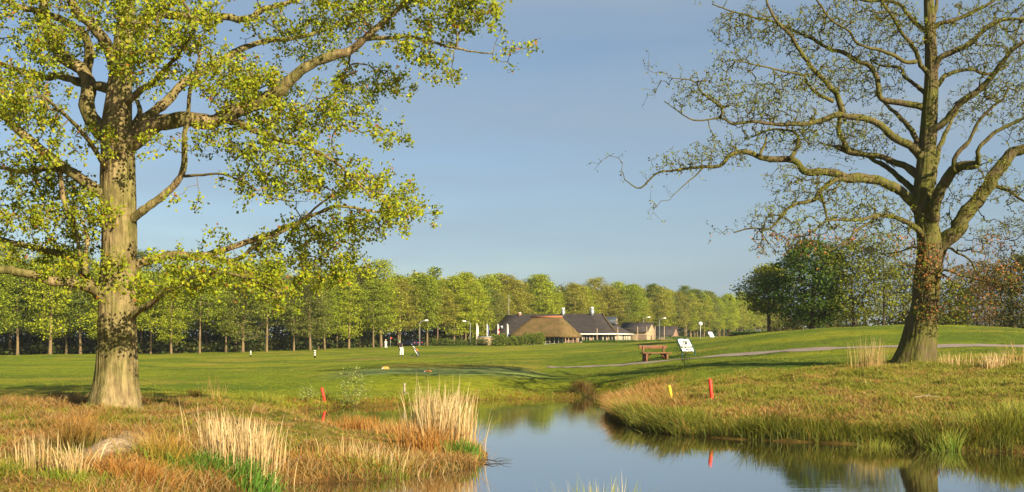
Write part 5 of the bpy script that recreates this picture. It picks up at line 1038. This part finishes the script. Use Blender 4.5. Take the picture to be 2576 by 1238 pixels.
# trolley and bag
tp = gpx(1046, 115.5); t = empty('golf_trolley', tp); tag(t, 'two-wheeled golf trolley standing right of the golfer', 'trolley')
for y_ in (-.28, .28):
    mb = MB(); mb.tube([(.24, y_ - .025, .15), (.24, y_ + .025, .15)], .15, 16); w_ = mb.build('wheel', M['rubber'], t); mb = MB(); mb.tube([(.24, y_ - .028, .15), (.24, y_ + .028, .15)], .08, 10); mb.build('hub', M['metal'], w_)
mb = MB(); mb.tube([(-.42, -.02, .10), (-.42, .02, .10)], .10, 14); mb.build('front_wheel', M['rubber'], t)
mb = MB(); mb.tube([(.24, -.27, .15), (.24, .27, .15)], .015, 6); mb.tube([(.24, 0, .15), (-.05, 0, .55), (-.42, 0, .92)], .018, 6); mb.tube([(.02, 0, .42), (-.42, 0, .12)], .016, 6); mb.build('frame', M['black'], t)
mb = MB(); mb.tube([(-.42, -.16, .93), (-.42, .16, .93)], .018, 6); mb.build('handle', M['rubber'], t)
t = empty('golf_bag', tp); tag(t, 'black and white golf bag with orange pocket strapped on the trolley', 'bag'); ax = lambda f, s=0: (.30 - f * .42 + s * .1, 0, .20 + f * .68 + s * .1)
mb = MB(); mb.tube([ax(0), ax(.05), ax(.5), ax(.95), ax(1)], [.12, .145, .14, .15, .15], 12); b_ = mb.build('bag_body', M['black'], t, smooth=True)
mb = MB(); mb.tube([(ax(.12)[0] - .09, -.11, ax(.12)[2] - .02), (ax(.5)[0] - .09, -.12, ax(.5)[2] - .02), (ax(.85)[0] - .09, -.12, ax(.85)[2])], .045, 7); mb.build('white_stripe', M['white'], b_)
mb = MB(); mb.tube([(ax(.45)[0] + .11, -.02, ax(.45)[2] + .07), (ax(.6)[0] + .12, -.02, ax(.6)[2] + .08), (ax(.85)[0] + .11, -.02, ax(.85)[2] + .07)], [.05, .075, .05], 8); mb.build('pocket', M['cloth_orange'], b_)
for k in range(6): a = k * 1.05; q = ax(1); e = (q[0] - .12 + .08 * math.cos(a), .08 * math.sin(a), q[2] + .17 + .03 * (k % 3)); mb = MB(); mb.tube([(q[0] + .06 * math.cos(a), .06 * math.sin(a), q[2] - .1), e], .008, 5); mb.tube([e, (e[0] - .05, e[1] + .02, e[2] + .03)], .025, 6); mb.build('club', M['chrome'] if k % 2 else M['white'], t)
t = empty('flagstick', gpx(982, 207)); tag(t, 'thin flagstick with a small red flag near the wood edge', 'flag'); mb = MB(); mb.tube([(0, 0, -.1), (0, 0, 2.1)], .015, 5); mb.build('stick', M['white'], t); mb = MB(); mb.box(.01, .3, -.01, .01, 1.7, 2.05); mb.build('pennant', M['red'], t)

# ------------------------------------------------------------------ morning haze
HZ = 0.00013
hm = bpy.data.materials.new('haze_air'); hm.use_nodes = True; hn = hm.node_tree; hn.nodes.clear()
pv_ = hn.nodes.new('ShaderNodeVolumePrincipled'); pv_.inputs['Color'].default_value = (.85, .92, 1.0, 1); pv_.inputs['Density'].default_value = HZ; pv_.inputs['Anisotropy'].default_value = .2
ho = hn.nodes.new('ShaderNodeOutputMaterial'); hn.links.new(pv_.outputs['Volume'], ho.inputs['Volume'])
mb = MB(); mb.box(-15000, 15000, -200, 15000, -3.0, 40.0); hz = mb.build('haze', hm); tag(hz, 'thin pale morning haze over the whole course', 'haze', kind='stuff')
